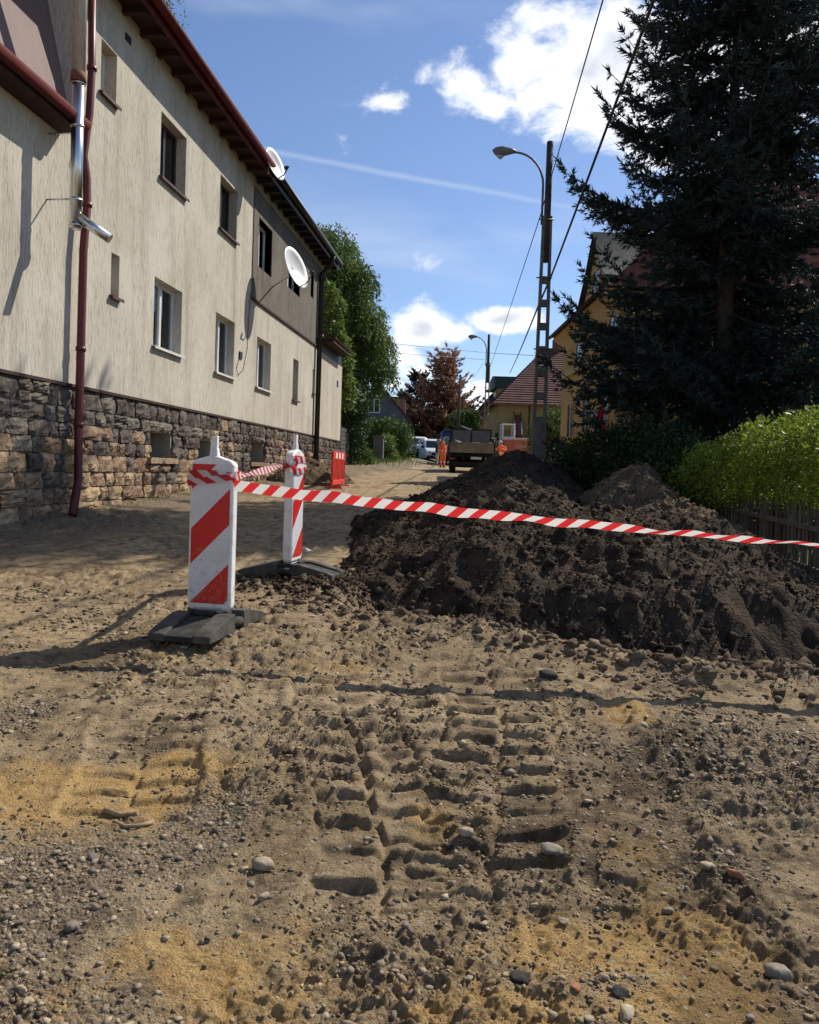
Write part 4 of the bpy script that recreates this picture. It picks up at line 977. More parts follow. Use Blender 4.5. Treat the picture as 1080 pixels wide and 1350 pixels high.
def tapes():
    # main tape: from the near board to a stake past the right of the road
    A = at_depth(309, 641, 4.93); B = at_depth(1215, 730, 4.35); n = 90; pts = []; ws = []
    for i in range(n + 1):
        t = i / n; p = A.lerp(B, t); p.z -= .022 * 4 * t * (1 - t); pts.append(p)
        d = (B - A).normalized(); v = Vector((0, 0, 1)); v = (v - d * v.dot(d)).normalized(); s = d.cross(v)
        p.z += .004 * math.sin(t * 47) + .003 * math.sin(t * 83 + 1); a = R(8 + 60 * min(1, t * 1.25) + 9 * math.sin(t * 31) ** 3 + 6 * math.sin(t * 71)); ws.append((v * math.cos(a) + s * math.sin(a)) * .036)
    mu = ([], [], []); u = ribbon(mu, pts, ws, .02)
    # wrap round the board: two turns, uneven
    T = B1; Mx = Matrix.Translation(T.location) @ Matrix.Rotation(T.rotation_euler.z, 4, 'Z')
    loop = [(.163, -.03), (.14, -.053), (.0, -.054), (-.14, -.053), (-.165, -.03), (-.165, .03), (-.14, .053), (0, .054), (.14, .053), (.167, .03)]
    pl = []; wl = []
    for turn in range(2):
        for j, (x, y) in enumerate(loop):
            z = .96 + .035 * math.sin(j * .7 + turn * 2.0) - .02 * turn + (.03 if turn else 0); k = 1.0 + .02 * turn
            pl.append(Mx @ Vector((x * k, y * (k + .04 * turn), z))); tw = .25 * math.sin(j * 1.3 + turn)
            wl.append(Vector((0, 0, 1)) * (.030 if turn == 0 else .022) + Vector((tw * .012, 0, 0)))
    ribbon(mu, pl, wl, u)
    ribbon_obj('warning_tape', mu, 'red and white striped warning tape stretched across the whole road', 'tape')
    # second tape between the two boards, loose and folded
    A = at_depth(313, 628, 5.05); B = at_depth(374, 611, 6.85); mu = ([], [], []); pts, ws = [], []
    for i in range(31):
        t = i / 30; p = A.lerp(B, t); p.z -= .05 * t * (1 - t); pts.append(p); a = R(62 + 18 * math.sin(t * 9)); ws.append(Vector((-.7 * math.sin(a), .3 * math.sin(a), math.cos(a))) * .036)
    u = ribbon(mu, pts, ws)
    Mx = Matrix.Translation(B2.location) @ Matrix.Rotation(B2.rotation_euler.z, 4, 'Z'); pl, wl = [], []
    for turn in range(2):
        for j, (x, y) in enumerate(loop):
            z = 1.0 + .03 * math.sin(j * .9 + turn * 2.5) - .05 * turn; pl.append(Mx @ Vector((x, y * (1 + .1 * turn), z))); wl.append(Vector((.005, 0, .028)))
    ribbon(mu, pl, wl, u)
    ribbon_obj('warning_tape', mu, 'short slack striped tape joining the two warning boards', 'tape')
    # stake holding the far end of the long tape
    E = at_depth(1219, 730, 4.36); gz = ground_z(E.x, E.y); m = MB(); m.box((0, 0, (E.z - gz) / 2), (.05, .04, E.z - gz + .5), None, .85)
    o = m.build('wooden_stake', mat('weathered_wood', (.13, .10, .07), (.22, .175, .125), 14, .9, .4, 40, stretch=(1, 1, .15)), None); o.location = (E.x, E.y + .025, gz); tag(o, 'plain wooden stake holding the right end of the tape', 'stake')
tapes()
# crumpled litter by the far board
def litter():
    p = at_ground(405, 741); z = ground_z(p.x, p.y); me = rock_mesh(77, .6); me.materials.append(mat('crumpled_foil', (.45, .47, .52), (.72, .73, .76), 60, .35, .8, 90, bdist=.01)); o = lnk(bpy.data.objects.new('crumpled_wrapper', me)); o.scale = (.075, .06, .05); o.location = (p.x, p.y, z + .11); o.rotation_euler = (.3, .4, .2)
    tag(o, 'crumpled silvery wrapper on the foot of the farther warning board', 'litter')
litter()

# red plastic site barrier
def barrier():
    a = at_ground(437, 646); b = at_ground(461, 638); a = Vector((a.x, a.y, 0)); b = Vector((b.x, b.y, 0)); d = (b - a); L_ = min(d.length, 2.0); ang = math.atan2(d.y, d.x)
    T = thing('site_barrier', 'red plastic slatted pedestrian barrier with reflective panel near the house', 'barrier', (a.x, a.y, ground_z(a.x, a.y)), ang)
    M_R = mat('red_barrier_plastic', (.62, .035, .025), (.72, .06, .04), 6, .45, spec=.4)
    m = MB(); m.box((L_ / 2, 0, .16), (L_, .05, .12)); m.build('bottom_rail', M_R, T, .01)
    m = MB(); m.box((L_ / 2, 0, .82), (L_, .05, .20)); m.build('top_rail', M_R, T, .01)
    for x in (.03, L_ - .03): m = MB(); m.box((x, 0, .50), (.06, .055, .86)); m.build('end_post', M_R, T, .01)
    n = 8
    for i in range(n): m = MB(); m.box((L_ * (i + 1) / (n + 1), 0, .47), (.085, .03, .52)); m.build('slat', M_R, T)
    for s in (-1, 1):
        for i in range(3): m = MB(); m.box((L_ * (.25 + .25 * i), s * .027, .82), (.22, .004, .14)); m.build('reflector', M_PLAST, T)
    for x in (.3, L_ - .3): m = MB(); m.box((x, 0, .05), (.08, .45, .07), None, .8); m.build('foot', M_R, T)
barrier()
# ------------------------------------------------------------------ vegetation
def cross(a, b): return np.cross(a, b)
def unit(v): return v / np.maximum(np.linalg.norm(v, axis=-1, keepdims=True), 1e-9)
def spikes(P, D, Nn, ln, wd):
    """needle blades: one slim triangle each"""
    Sd = unit(cross(D, Nn)); ln = np.asarray(ln)[:, None]; wd = np.asarray(wd)[:, None]; n = len(P)
    v = np.stack([P + Sd * wd * .5, P + D * ln, P - Sd * wd * .5], 1).reshape(-1, 3)
    return v, np.arange(n)[:, None] * 3 + np.array([[0, 1, 2]])
def kites(P, D, Nn, ln, wd, fold=.0):
    """leaf blades: base P, along D, width across Nn x D; two triangles each"""
    Sd = unit(cross(D, Nn)); ln = np.asarray(ln)[:, None]; wd = np.asarray(wd)[:, None]
    a = P; c = P + D * ln; m = P + D * ln * .45 + Nn * (fold * ln)
    b = m + Sd * wd * .5; d = m - Sd * wd * .5
    n = len(P); v = np.stack([a, b, c, d], 1).reshape(-1, 3); k = np.arange(n)[:, None] * 4
    return v, k + np.array([[0, 1, 2, 3]])
def rand_dirs(n, g): return unit(g.normal(size=(n, 3)))
M_BARK = mat('rough_bark', (.045, .035, .027), (.10, .08, .06), 9, .95, .7, 30, stretch=(1, 1, .3))
M_SPR = mat('spruce_needles', (.014, .027, .024), (.040, .062, .055), 1.2, .65, island=.45, spec=.25, trans=.12)
M_SPR2 = mat('dark_spruce_needles', (.008, .018, .016), (.02, .034, .03), .6, .7, island=.4, spec=.2, trans=.1)
M_LARCH = mat('browned_conifer_needles', (.25, .12, .07), (.36, .19, .115), .5, .8, island=.4, spec=.1, trans=.25)
M_WIL = mat('willow_leaf', (.07, .115, .024), (.14, .20, .05), .5, .6, island=.35, spec=.25, trans=.35)
M_IVY = mat('pale_vine_leaf', (.11, .17, .035), (.18, .25, .06), .8, .55, island=.3, spec=.3, trans=.35)
M_BUSHL = mat('bright_privet_leaf', (.15, .215, .022), (.26, .32, .04), 1.5, .5, island=.35, spec=.3, trans=.4)
M_BUSHD = mat('dark_shrub_leaf', (.018, .04, .010), (.045, .085, .02), 1.2, .6, island=.4, spec=.25, trans=.3)
M_HEDGE = mat('hedge_leaf', (.045, .08, .018), (.10, .15, .036), .6, .6, island=.4, spec=.2, trans=.3)
M_GRASS = mat('grass_blade', (.06, .10, .02), (.14, .18, .045), 1.0, .7, island=.35, spec=.15, trans=.3)
M_BIRCH = mat('birch_leaf', (.06, .10, .03), (.12, .16, .055), .8, .6, island=.35, spec=.2, trans=.35)

def spruce(name, label, base, H, Rm, needle_mat, seed, whorl=.34, per=6, tw=.17, dens=1.0, zlow=.6, taper=.8, droop=.30, lat_step=.13, wscale=1.0, blades=6):
    g = np.random.default_rng(seed); base = np.array(base, float)
    T = thing(name, label, 'tree', base)
    tr = MB(); tr.tube([(0, 0, -.3), (0, 0, H * .3), (0.03, 0, H * .6), (0, 0, H * .98)], [H * .016, H * .0125, H * .008, .015], 10); trunk = tr.build('trunk', M_BARK, T)
    lm = MB(); TP, TD, TL = [], [], []
    z = zlow
    while z < H * .975:
        f = (z - zlow) / (H - zlow); Lz = Rm * (1 - f) ** taper * (1 if f > .08 else .75 + 3 * f) 
        for k in range(per):
            az = g.uniform(0, 2 * math.pi); L = Lz * (g.uniform(.5, .88) if g.random() < .62 else g.uniform(.82, 1.08)) + .12; zz = z + g.uniform(-.5, .5) * whorl
            rise = -.12 + .62 * f + g.uniform(-.12, .12); n = max(5, int(L / .25))
            t = np.linspace(0, 1, n)
            rad = t * L; hz = zz + rad * rise - droop * L * np.sin(t * math.pi * .62) * (1 - .65 * f) + .20 * L * t ** 4
            side = (g.uniform(-.10, .10) * L) * t ** 2
            ca, sa = math.cos(az), math.sin(az)
            path = np.stack([ca * rad - sa * side, sa * rad + ca * side, hz], -1)
            if L > .8: lm.tube([tuple(p) for p in path[::max(1, n // 5)]], [max(.006, .030 * L / Rm * (1 - i / 6) + .006) for i in range(len(path[::max(1, n // 5)]))], 4, caps=False)
            # side shoots along the branch
            ns = max(3, int(L * (1 - .12) / lat_step * dens))
            ts = .10 + .90 * (np.arange(ns) + g.random(ns)) / ns
            for s_ in (-1, 1):
                pos = np.stack([np.interp(ts, t, path[:, i]) for i in range(3)], -1)
                tang = unit(np.stack([np.gradient(path[:, i]) for i in range(3)], -1)); tg = unit(np.stack([np.interp(ts, t, tang[:, i]) for i in range(3)], -1))
                sd = unit(cross(tg, np.array([0, 0, 1.0])))
                ang = g.uniform(.6, 1.15, ns)[:, None]
                dr = unit(tg * np.cos(ang) + s_ * sd * np.sin(ang) + np.array([0, 0, -1]) * g.uniform(-.05, .45, ns)[:, None])
                ll = np.minimum(.16 + .42 * L * (1 - ts) ** .8 * np.minimum(1, ts * 4), .95) * g.uniform(.6, 1.1, ns)
                nt_ = np.maximum(1, (ll / (tw * .55)).astype(int))
                idx = np.repeat(np.arange(ns), nt_); wi = np.concatenate([np.arange(q) for q in nt_]) / np.maximum(nt_[idx] - .0, 1)
                pp = pos[idx] + dr[idx] * (ll[idx] * wi)[:, None] + np.array([0, 0, -.10]) * (wi ** 2 * ll[idx])[:, None]
                dd = unit(dr[idx] + g.normal(0, .30, (len(idx), 3)) + np.array([0, 0, .02]))
                TP.append(pp); TD.append(dd); TL.append(tw * g.uniform(.7, 1.25, len(idx)))
            TP.append(path[-1:]); TD.append(tang[-1:]); TL.append(np.array([tw * 1.3]))
        z += whorl * g.uniform(.8, 1.2)
    TP, TD, TL = np.concatenate(TP), np.concatenate(TD), np.concatenate(TL)
    # each shoot: blades of needles set round its axis
    V, Fc = [], []; off = 0
    for k in range(blades):
        n = len(TP); a = unit(cross(TD, rand_dirs(n, g))); s = .10 + .80 * k / (blades - 1)
        P = TP + TD * (TL * s * .8)[:, None]; D = unit(TD * .75 + a * (.75 if k < blades - 1 else .1))
        v, f = spikes(P, D, unit(cross(D, rand_dirs(n, g))), TL * (.62 if k < blades - 1 else .8), TL * .24 * wscale)
        V.append(v); Fc.append(f + off); off += len(v)
    lm.build('limbs', M_BARK, T)
    np_obj('crown', np.concatenate(V), np.concatenate(Fc), needle_mat, T)
    return T, len(TP)
gz = lambda x, y: float(terrain(np.array([x]), np.array([y]))[0])
sp = at_depth(948, 600, 18.5)
print('spruce twigs', spruce('spruce_tree', 'huge dark blue green spruce behind the picket fence', (sp.x, sp.y, gz(sp.x, sp.y)), 15.8, 4.45, M_SPR, 41, whorl=.42, per=9, tw=.20, zlow=1.2, taper=.36, wscale=.85, lat_step=.15, blades=10)[1])

def tree_wood(T, H, r, spread, seed, n=7):
    g = random.Random(seed); m = MB(); m.tube([(0, 0, -.2), (.05, .02, H * .25), (-.05, .05, H * .5), (0, 0, H * .8)], [r, r * .8, r * .55, r * .15], 9)
    m.build('trunk', M_BARK, T); m = MB(); tips = []
    for k in range(n):
        a = 2 * math.pi * k / n + g.uniform(-.4, .4); z0 = H * g.uniform(.25, .6); L = spread * g.uniform(.6, 1.0)
        pts = [(0, 0, z0), (math.cos(a) * L * .35, math.sin(a) * L * .35, z0 + H * .14), (math.cos(a) * L * .7, math.sin(a) * L * .7, z0 + H * .25), (math.cos(a) * L, math.sin(a) * L, z0 + H * .28)]
        m.tube(pts, [r * .4, r * .28, r * .15, r * .05], 6, caps=False); tips += pts[1:]
    m.build('limbs', M_BARK, T); return tips
def hanging(name, label, base, H, blobs, lm, seed, nstr, leaf=(.20, .05), slen=(1.0, 3.0), step=.11, trunk=.35):
    """weeping crown: strands fall from points spread through several lobes; blobs: (dx,dy,dz,r)"""
    g = np.random.default_rng(seed); T = thing(name, label, 'tree', base); tree_wood(T, H, trunk, max(b[3] for b in blobs) + .5, seed)
    P, D, Lf = [], [], []
    w = np.array([b[3] ** 2 for b in blobs]); w = w / w.sum()
    for _ in range(nstr):
        b = blobs[g.choice(len(blobs), p=w)]; d = rand_dirs(1, g)[0]; d[2] = abs(d[2]) * .9 - .15
        q = np.array(b[:3]) + d * b[3] * g.uniform(.55, 1.0) ; L = g.uniform(*slen) * (.5 + .5 * b[3] / max(x[3] for x in blobs)); n = int(L / step)
        out = np.array([d[0], d[1], 0]) * .5; t = np.arange(n) * step
        pts = q + out * (t / (t + .8))[:, None] * .9 + np.array([0, 0, -1.0]) * (t ** 1.25 * .8)[:, None] + g.normal(0, .03, (n, 3))
        ok = pts[:, 2] > .8; pts = pts[ok]; n = len(pts)
        for r_ in range(2):
            P.append(pts + g.normal(0, .05, (n, 3))); D.append(unit(g.normal(0, .55, (n, 3)) + out * .4 + np.array([0, 0, -.75]))); Lf.append(g.uniform(.7, 1.2, n))
    P, D, Lf = map(np.concatenate, (P, D, Lf))
    v, f = kites(P, D, unit(cross(D, rand_dirs(len(P), g))), Lf * leaf[0], Lf * leaf[1], .06)
    np_obj('crown', v, f, lm, T); return T
def leafy(name, label, cat, base, blobs, lm, seed, n, leaf=.08, wood=True, group=None, shell=.55, tall=1.0):
    g = np.random.default_rng(seed); T = thing(name, label, cat, base, 0, group)
    w = np.array([b[3] * b[4] * b[5] if len(b) > 4 else b[3] ** 3 for b in blobs]) ** .8; w = w / w.sum(); ch = g.choice(len(blobs), n, p=w)
    B = np.array([(list(b[:3]) + ([b[3], b[4], b[5]] if len(b) > 4 else [b[3]] * 3)) for b in blobs], float)[ch]
    d = rand_dirs(n, g); r = g.random(n) ** (1 / 3) * (1 - shell) + shell
    r = r * (1 + .35 * np.sin(d[:, 0] * 7 + ch * 2.1) * np.sin(d[:, 1] * 6 + ch) * np.cos(d[:, 2] * 8 + ch * .7)) * g.uniform(.85, 1.12, n) * np.where(g.random(n) < .08, g.uniform(1.0, 1.5, n), 1.0)
    P = B[:, :3] + d * B[:, 3:] * r[:, None]; P[:, 2] = np.maximum(P[:, 2], .03)
    D = unit(d * .6 + g.normal(0, .6, (n, 3)) + np.array([0, 0, .15])); Nn = unit(d + g.normal(0, .7, (n, 3)) + np.array([0, 0, .5]))
    ln = leaf * g.uniform(.6, 1.3, n); v, f = kites(P, D, unit(Nn - D * np.sum(Nn * D, 1, keepdims=True)), ln, ln * .55, .08)
    np_obj('foliage', v, f, lm, T)
    if wood:
        m = MB()
        for b in blobs[:14]:
            for _ in range(3): m.tube([(b[0] * .6 + random.uniform(-.15, .15), b[1] * .6 + random.uniform(-.15, .15), -.1), (b[0] * .9, b[1] * .9, b[2] * .6), (b[0] + random.uniform(-.2, .2), b[1] + random.uniform(-.2, .2), b[2] + b[3] * .4)], [.022, .015, .005], 5, caps=False)
        m.build('stems', M_BARK, T)
    return T
# willow past the house
w = at_depth(452, 600, 36.0)
def lob(px, py, Z, r, c): p = at_depth(px, py, Z); return (p.x - c.x, p.y - c.y, p.z - gz(c.x, c.y), r)
hanging('willow_tree', 'tall weeping willow with hanging green strands behind the house end', (w.x, w.y, gz(w.x, w.y)), 9.5,
        [lob(430, 325, 36, 1.5, w), (lob(438, 355, 35.5, 1.5, w)), lob(455, 365, 36, 1.5, w), lob(465, 415, 35.5, 1.6, w), lob(483, 450, 36, 1.35, w), lob(497, 487, 35.5, .95, w), lob(448, 440, 36.5, 2.0, w), lob(468, 490, 35.2, 1.1, w), lob(412, 310, 36, .9, w), lob(420, 400, 37, 2.2, w)], M_WIL, 51, 2300, (.22, .06), (.7, 2.6), .11)
v = at_depth(433, 590, 31.5)
leafy('climbing_vine', 'pale green leafy vine column climbing at the end of the house', 'vine', (v.x, v.y, gz(v.x, v.y)),
      [lob(433, 385, 31.5, .35, v), lob(440, 405, 31.5, .42, v), lob(436, 430, 31.5, .45, v), lob(444, 455, 31.5, .5, v), lob(450, 478, 31.5, .5, v), lob(440, 490, 31.5, .5, v), lob(447, 505, 31.5, .55, v), lob(452, 520, 31.5, .5, v)], M_IVY, 52, 5500, .17, True)
b = at_depth(462, 600, 33.5)
leafy('dark_shrub', 'dark evergreen shrub in the shade under the willow', 'shrub', (b.x, b.y, gz(b.x, b.y)), [(0, 0, 1.5, .7, .7, 1.5), (-.5, .3, 1.2, .8, .7, 1.4), (.1, .4, 2.6, .6, .6, .9)], M_BUSHD, 53, 6000, .13)
q = at_depth(230, 200, 24.0)
hanging('birch_tree', 'thin birch twigs showing above the house roof', (q.x - 1.5, q.y, gz(q.x, q.y)), 12.6, [lob(205, 25, 24, .75, Vector((q.x - 1.5, q.y, 0))), lob(222, 45, 24, .55, Vector((q.x - 1.5, q.y, 0))), lob(190, -20, 24, 1.0, Vector((q.x - 1.5, q.y, 0))), lob(264, 96, 24, .28, Vector((q.x - 1.5, q.y, 0))), lob(245, 70, 24, .25, Vector((q.x - 1.5, q.y, 0)))], M_BIRCH, 54, 130, (.11, .035), (.5, 1.2), .09, .2)

# shrubs and fence on the right
b = at_depth(1010, 640, 11.4); z0 = gz(b.x, b.y)
leafy('privet_bush', 'bright yellow green sunlit bush spilling over the picket fence', 'bush', (b.x, b.y, z0),
      [lob(x_, y_, 11.9 + (1000 - x_) * .02, r_, b) for (x_, y_, r_) in ((925, 620, .36), (950, 610, .40), (975, 603, .42), (1000, 598, .40), (1025, 592, .44), (1050, 590, .42), (1080, 585, .48), (1115, 585, .5), (940, 640, .38), (970, 635, .42), (1000, 632, .42), (1035, 630, .45), (1070, 625, .5), (1110, 630, .5),
       (905, 632, .28), (990, 570, .16), (1040, 562, .18), (1010, 562, .12), (1066, 560, .15), (960, 585, .16), (925, 596, .14), (938, 590, .1), (975, 578, .12), (1022, 572, .14), (1055, 568, .13), (1080, 552, .2), (990, 590, .2), (912, 612, .16), (948, 598, .14), (1005, 552, .07), (1042, 548, .08), (985, 560, .07), (1068, 545, .08), (895, 640, .2), (1015, 612, .3), (1060, 605, .3))], M_BUSHL, 61, 22000, .06, True, None, .25)
b = at_depth(830, 640, 16.0)
leafy('dark_shrub', 'dark green shrub mass below the spruce beside the brown mound', 'shrub', (b.x, b.y, gz(b.x, b.y)),
      [lob(770, 610, 17.5, .6, b), lob(800, 600, 17, .65, b), lob(845, 600, 16, .7, b), lob(885, 610, 15, .7, b), lob(915, 640, 14.2, .7, b), lob(870, 645, 14.8, .7, b), lob(930, 665, 13.6, .55, b), lob(820, 635, 16, .6, b), lob(745, 620, 18.5, .5, b)], M_BUSHD, 62, 17000, .085, True, None, .5)
b = at_depth(735, 620, 20.5)
leafy('dark_shrub', 'low dark green shrub at the foot of the near lamp post', 'shrub', (b.x, b.y, gz(b.x, b.y)), [lob(730, 622, 20.5, .55, b), lob(755, 612, 21, .6, b), lob(715, 632, 20.2, .3, b)], M_BUSHD, 63, 5000, .09)
b = at_depth(728, 580, 38)
leafy('green_shrub', 'round green shrub against the corner of the near yellow house', 'shrub', (b.x, b.y, gz(b.x, b.y)), [lob(725, 575, 38, 1.0, b), lob(735, 560, 38, .8, b), lob(718, 590, 38, .8, b)], M_HEDGE, 64, 4500, .14)
def picket_fence():
    A = at_depth(1200, 690, 9.0); B = at_depth(925, 645, 19.0)
    A = Vector((at_depth(1076, 672, 9.6).x, at_depth(1076, 672, 9.6).y, 0)); B = Vector((at_depth(945, 648, 13.4).x, at_depth(945, 648, 13.4).y, 0)); d = (B - A).normalized(); A = A - d * 3.2; L_ = (B - A).length; ang = math.atan2(d.y, d.x)
    T = thing('picket_fence', 'weathered picket fence of thin split pales below the bright bush', 'fence', (A.x, A.y, 0), ang)
    M_PK = mat('weathered_pale', (.085, .068, .048), (.17, .14, .10), 12, .95, .5, 40, stretch=(1, 1, .12), objvar=.3)
    ms = []
    for k in range(5):
        m = MB(); w_ = .032 + .004 * k; m.prism([(-w_ / 2, -.25), (w_ / 2, -.25), (w_ / 2 * .9, .98), (0.004 * (k - 2), 1.05), (-w_ / 2 * .95, .97)], 1, -.011, .011); me = m.mesh('pale'); me.materials.append(M_PK); ms.append(me)
    zt = lambda s: 1.03 + .035 * (s - 3.2)
    x = 0.0
    while x < L_:
        o = bpy.data.objects.new('pale', random.choice(ms)); C.objects.link(o); o.parent = T; o.location = (x, random.uniform(-.004, .004), zt(x) - 1.02 + random.uniform(-.03, .03)); o.rotation_euler = (random.uniform(-.03, .03), random.uniform(-.035, .035), 0); x += .112 + random.uniform(-.015, .02)
    for dz in (.25, .75):
        m = MB(); m.add([(0, .016, zt(0) - 1.02 + dz), (L_, .016, zt(L_) - 1.02 + dz), (L_, .05, zt(L_) - 1.02 + dz), (0, .05, zt(0) - 1.02 + dz), (0, .016, zt(0) - .96 + dz), (L_, .016, zt(L_) - .96 + dz), (L_, .05, zt(L_) - .96 + dz), (0, .05, zt(0) - .96 + dz)], [(0, 1, 2, 3), (7, 6, 5, 4), (0, 4, 5, 1), (1, 5, 6, 2), (2, 6, 7, 3), (3, 7, 4, 0)]); m.build('rail', M_PK, T)
picket_fence()

# far trees
def far(px, Z): p = at_depth(px, 610, Z); return (p.x, p.y, gz(p.x, p.y)), p
bs, p = far(548, 84); spruce('spruce_tree', 'slim dark spruce standing left of the browned conifer', bs, (at_depth(550, 490, 84).z - bs[2]), 2.9, M_SPR2, 71, whorl=.5, per=9, tw=.42, wscale=1.6, lat_step=.34, zlow=.4, droop=.2)
bs, p = far(531, 92); spruce('spruce_tree', 'lower dark spruce behind the grey gabled house', bs, (at_depth(533, 520, 92).z - bs[2]), 2.8, M_SPR2, 72, wscale=1.6, whorl=.55, per=9, tw=.45, lat_step=.36, zlow=.4, droop=.2)
bs, p = far(583, 80); spruce('browned_conifer', 'tall browned thinning conifer beyond the truck', bs, (at_depth(585, 463, 80).z - bs[2]), 4.2, M_LARCH, 73, whorl=.6, per=11, tw=.45, lat_step=.30, zlow=2.5, droop=.05, taper=.6, wscale=1.6)
bs, p = far(612, 74); hanging('birch_tree', 'olive green leafy tree between the truck and far houses', bs, 5.2, [lob(610, 550, 74, 1.3, p), lob(618, 565, 74, 1.2, p), lob(600, 575, 74, 1.3, p), lob(622, 545, 74, .8, p)], M_HEDGE, 74, 420, (.34, .12), (.7, 1.6), .18, .15)
bs, p = far(572, 82); hanging('birch_tree', 'dark green leafy tree filling in under the browned conifer', bs, 4.6, [lob(565, 570, 82, 1.5, p), lob(580, 575, 82, 1.5, p), lob(595, 580, 82, 1.4, p), lob(572, 548, 82, 1.2, p), lob(590, 560, 82, 1.2, p)], M_BUSHD, 75, 520, (.36, .13), (.7, 1.8), .18, .15)
bs, p = far(505, 55); leafy('clipped_hedge', 'broad clipped hedge in front of the grey gabled house', 'hedge', bs, [lob(485, 575, 55, 1.1, p), lob(500, 573, 55, 1.1, p), lob(515, 573, 55, 1.1, p), lob(528, 577, 55, .9, p), lob(520, 590, 55, .9, p), lob(535, 590, 56, .7, p)], M_HEDGE, 76, 9000, .18)
bs, p = far(474, 38); leafy('green_shrub', 'sunlit leafy shrub by the low garden wall', 'shrub', bs, [lob(470, 600, 38, .55, p), lob(480, 607, 38, .45, p), lob(462, 605, 38, .5, p)], M_HEDGE, 77, 4500, .12)
bs, p = far(508, 47); leafy('green_shrub', 'small bright shrub beside the concrete gatepost', 'shrub', bs, [lob(510, 585, 47, .5, p), lob(506, 596, 47, .55, p), lob(516, 600, 47, .4, p)], M_IVY, 78, 2600, .13)
bs, p = far(536, 80); leafy('flowering_shrub', 'dusky pink blossoming shrub beside the grey gabled house', 'shrub', bs, [lob(533, 560, 80, 1.1, p), lob(540, 568, 80, 1.0, p), lob(528, 572, 80, 1.0, p)], mat('pink_blossom', (.11, .05, .055), (.2, .09, .10), 1, .8, island=.3, trans=.3), 79, 3000, .25)
# a far wooded skyline
def wood_line():
    g = np.random.default_rng(5); P = []
    for k in range(150):
        a = R(g.uniform(-55, 60)); d = g.uniform(170, 330); h = g.uniform(5, 9) * d / 230; x, y = d * math.sin(a), d * math.cos(a); n = 120; dd = rand_dirs(n, g)
        P.append(np.array([x, y, gz(x, y) + h * .5]) + dd * np.array([h * .55, h * .55, h * .5]) * g.uniform(.55, 1.1, (n, 1)))
    P = np.concatenate(P); D = rand_dirs(len(P), g); v, f = kites(P, D, unit(cross(D, rand_dirs(len(P), g))), g.uniform(1, 2, len(P)), g.uniform(.6, 1.2, len(P)))
    stuff(tag(np_obj('distant_wood', v, f, M_HEDGE), 'far tree line closing the end of the street', 'wood'))
wood_line()
# grass on the left verge and weeds at the wall foot
def grass(name, label, spots, seed, n, h):
    g = np.random.default_rng(seed); X, Y, Hh = [], [], []
    for (x, y, sx, sy, k) in spots: X.append(g.normal(x, sx, int(n * k))); Y.append(g.normal(y, sy, int(n * k)))
    X, Y = np.concatenate(X), np.concatenate(Y); ok = X > -30; Z = ground_h(X, Y); P = np.stack([X, Y, Z - .01], -1)
    D = unit(g.normal(0, .4, P.shape) + np.array([0, 0, 1.0])); v, f = kites(P, D, unit(cross(D, rand_dirs(len(P), g))), g.uniform(.5, 1.3, len(P)) * h, g.uniform(.08, .16, len(P)) * h)
    stuff(tag(np_obj(name, v, f, M_GRASS), label, 'grass'))
a1, a2 = at_x(205, 640, WX + .3), at_x(170, 650, WX + .3)
grass('weeds', 'tufts of green weeds at the foot of the stone plinth', [(WX + .2, at_x(205, 640, WX + .2).y, .08, .25, .6), (WX + .25, at_x(240, 630, WX + .2).y, .08, .3, .3), (WX + .2, at_x(170, 650, WX + .2).y, .06, .2, .2)], 81, 90, .09)
grass('verge_grass', 'sunlit grass on the sloping verge left of the street', [(-7.5, 43, .9, 3, 1), (-7.2, 50, .9, 4, 1), (-7.4, 37, .7, 2, .8)], 82, 5000, .30)
# ------------------------------------------------------------------ houses across and up the street
M_YEL = mat('ochre_render', (.40, .255, .085), (.47, .31, .115), 1.2, .95, .2, 60)
M_YEL2 = mat('mustard_render', (.25, .175, .065), (.31, .215, .085), 1.0, .95, .2, 60)
M_YTRIM = mat('ochre_trim', (.44, .30, .12), (.50, .35, .15), 2, .9)
M_GRYH = mat('slate_grey_render', (.085, .095, .10), (.12, .13, .135), 1, .95)
M_DTILE = mat('brown_red_roof_tile', (.075, .028, .022), (.135, .052, .04), 2.2, .8, .3, 16, island=.15)
M_GREENR = mat('green_copper_roof', (.022, .032, .027), (.04, .052, .045), 2, .7)
M_DWIN = mat('dark_window_glass', (.012, .014, .016), (.03, .034, .038), 1, .12, spec=.6)
M_CHIM = mat('chimney_brick', (.14, .06, .045), (.2, .09, .07), 6, .9)
def house_root(name, label, lat, dep, base_z):
    o = r0 * lat + f0 * dep
    return thing(name, label, 'house', (o.x, o.y, base_z), YAW), (lat, dep, base_z - CAMZ)
class HB:
    """works in camera-aligned metres: x right, y away, z above the eye; writes parts local to the house root"""
    def __init__(s, root, org): s.r = root; s.o = org
    def part(s, m, name, mat_, parent=None):
        m.v = [(x - s.o[0], y - s.o[1], z - s.o[2]) for x, y, z in m.v]; return m.build(name, mat_, parent or s.r)
def side_window(hb, lat, d0, d1, z0, z1, frame=M_YTRIM):
    m = MB(); m.bb(lat - .012, lat + .05, d0, d1, z0, z1); w = hb.part(m, 'window', M_DWIN)
    m = MB(); t = .09
    m.bb(lat - .045, lat + .01, d0 - t, d0, z0 - t, z1 + t); m.bb(lat - .045, lat + .01, d1, d1 + t, z0 - t, z1 + t); m.bb(lat - .045, lat + .01, d0, d1, z1, z1 + t); m.bb(lat - .075, lat + .01, d0, d1, z0 - t, z0); hb.part(m, 'frame', frame, w)
    m = MB(); dm = (d0 + d1) / 2; m.bb(lat - .028, lat - .012, dm - .035, dm + .035, z0, z1); hb.part(m, 'mullion', M_WHITE, w); return w
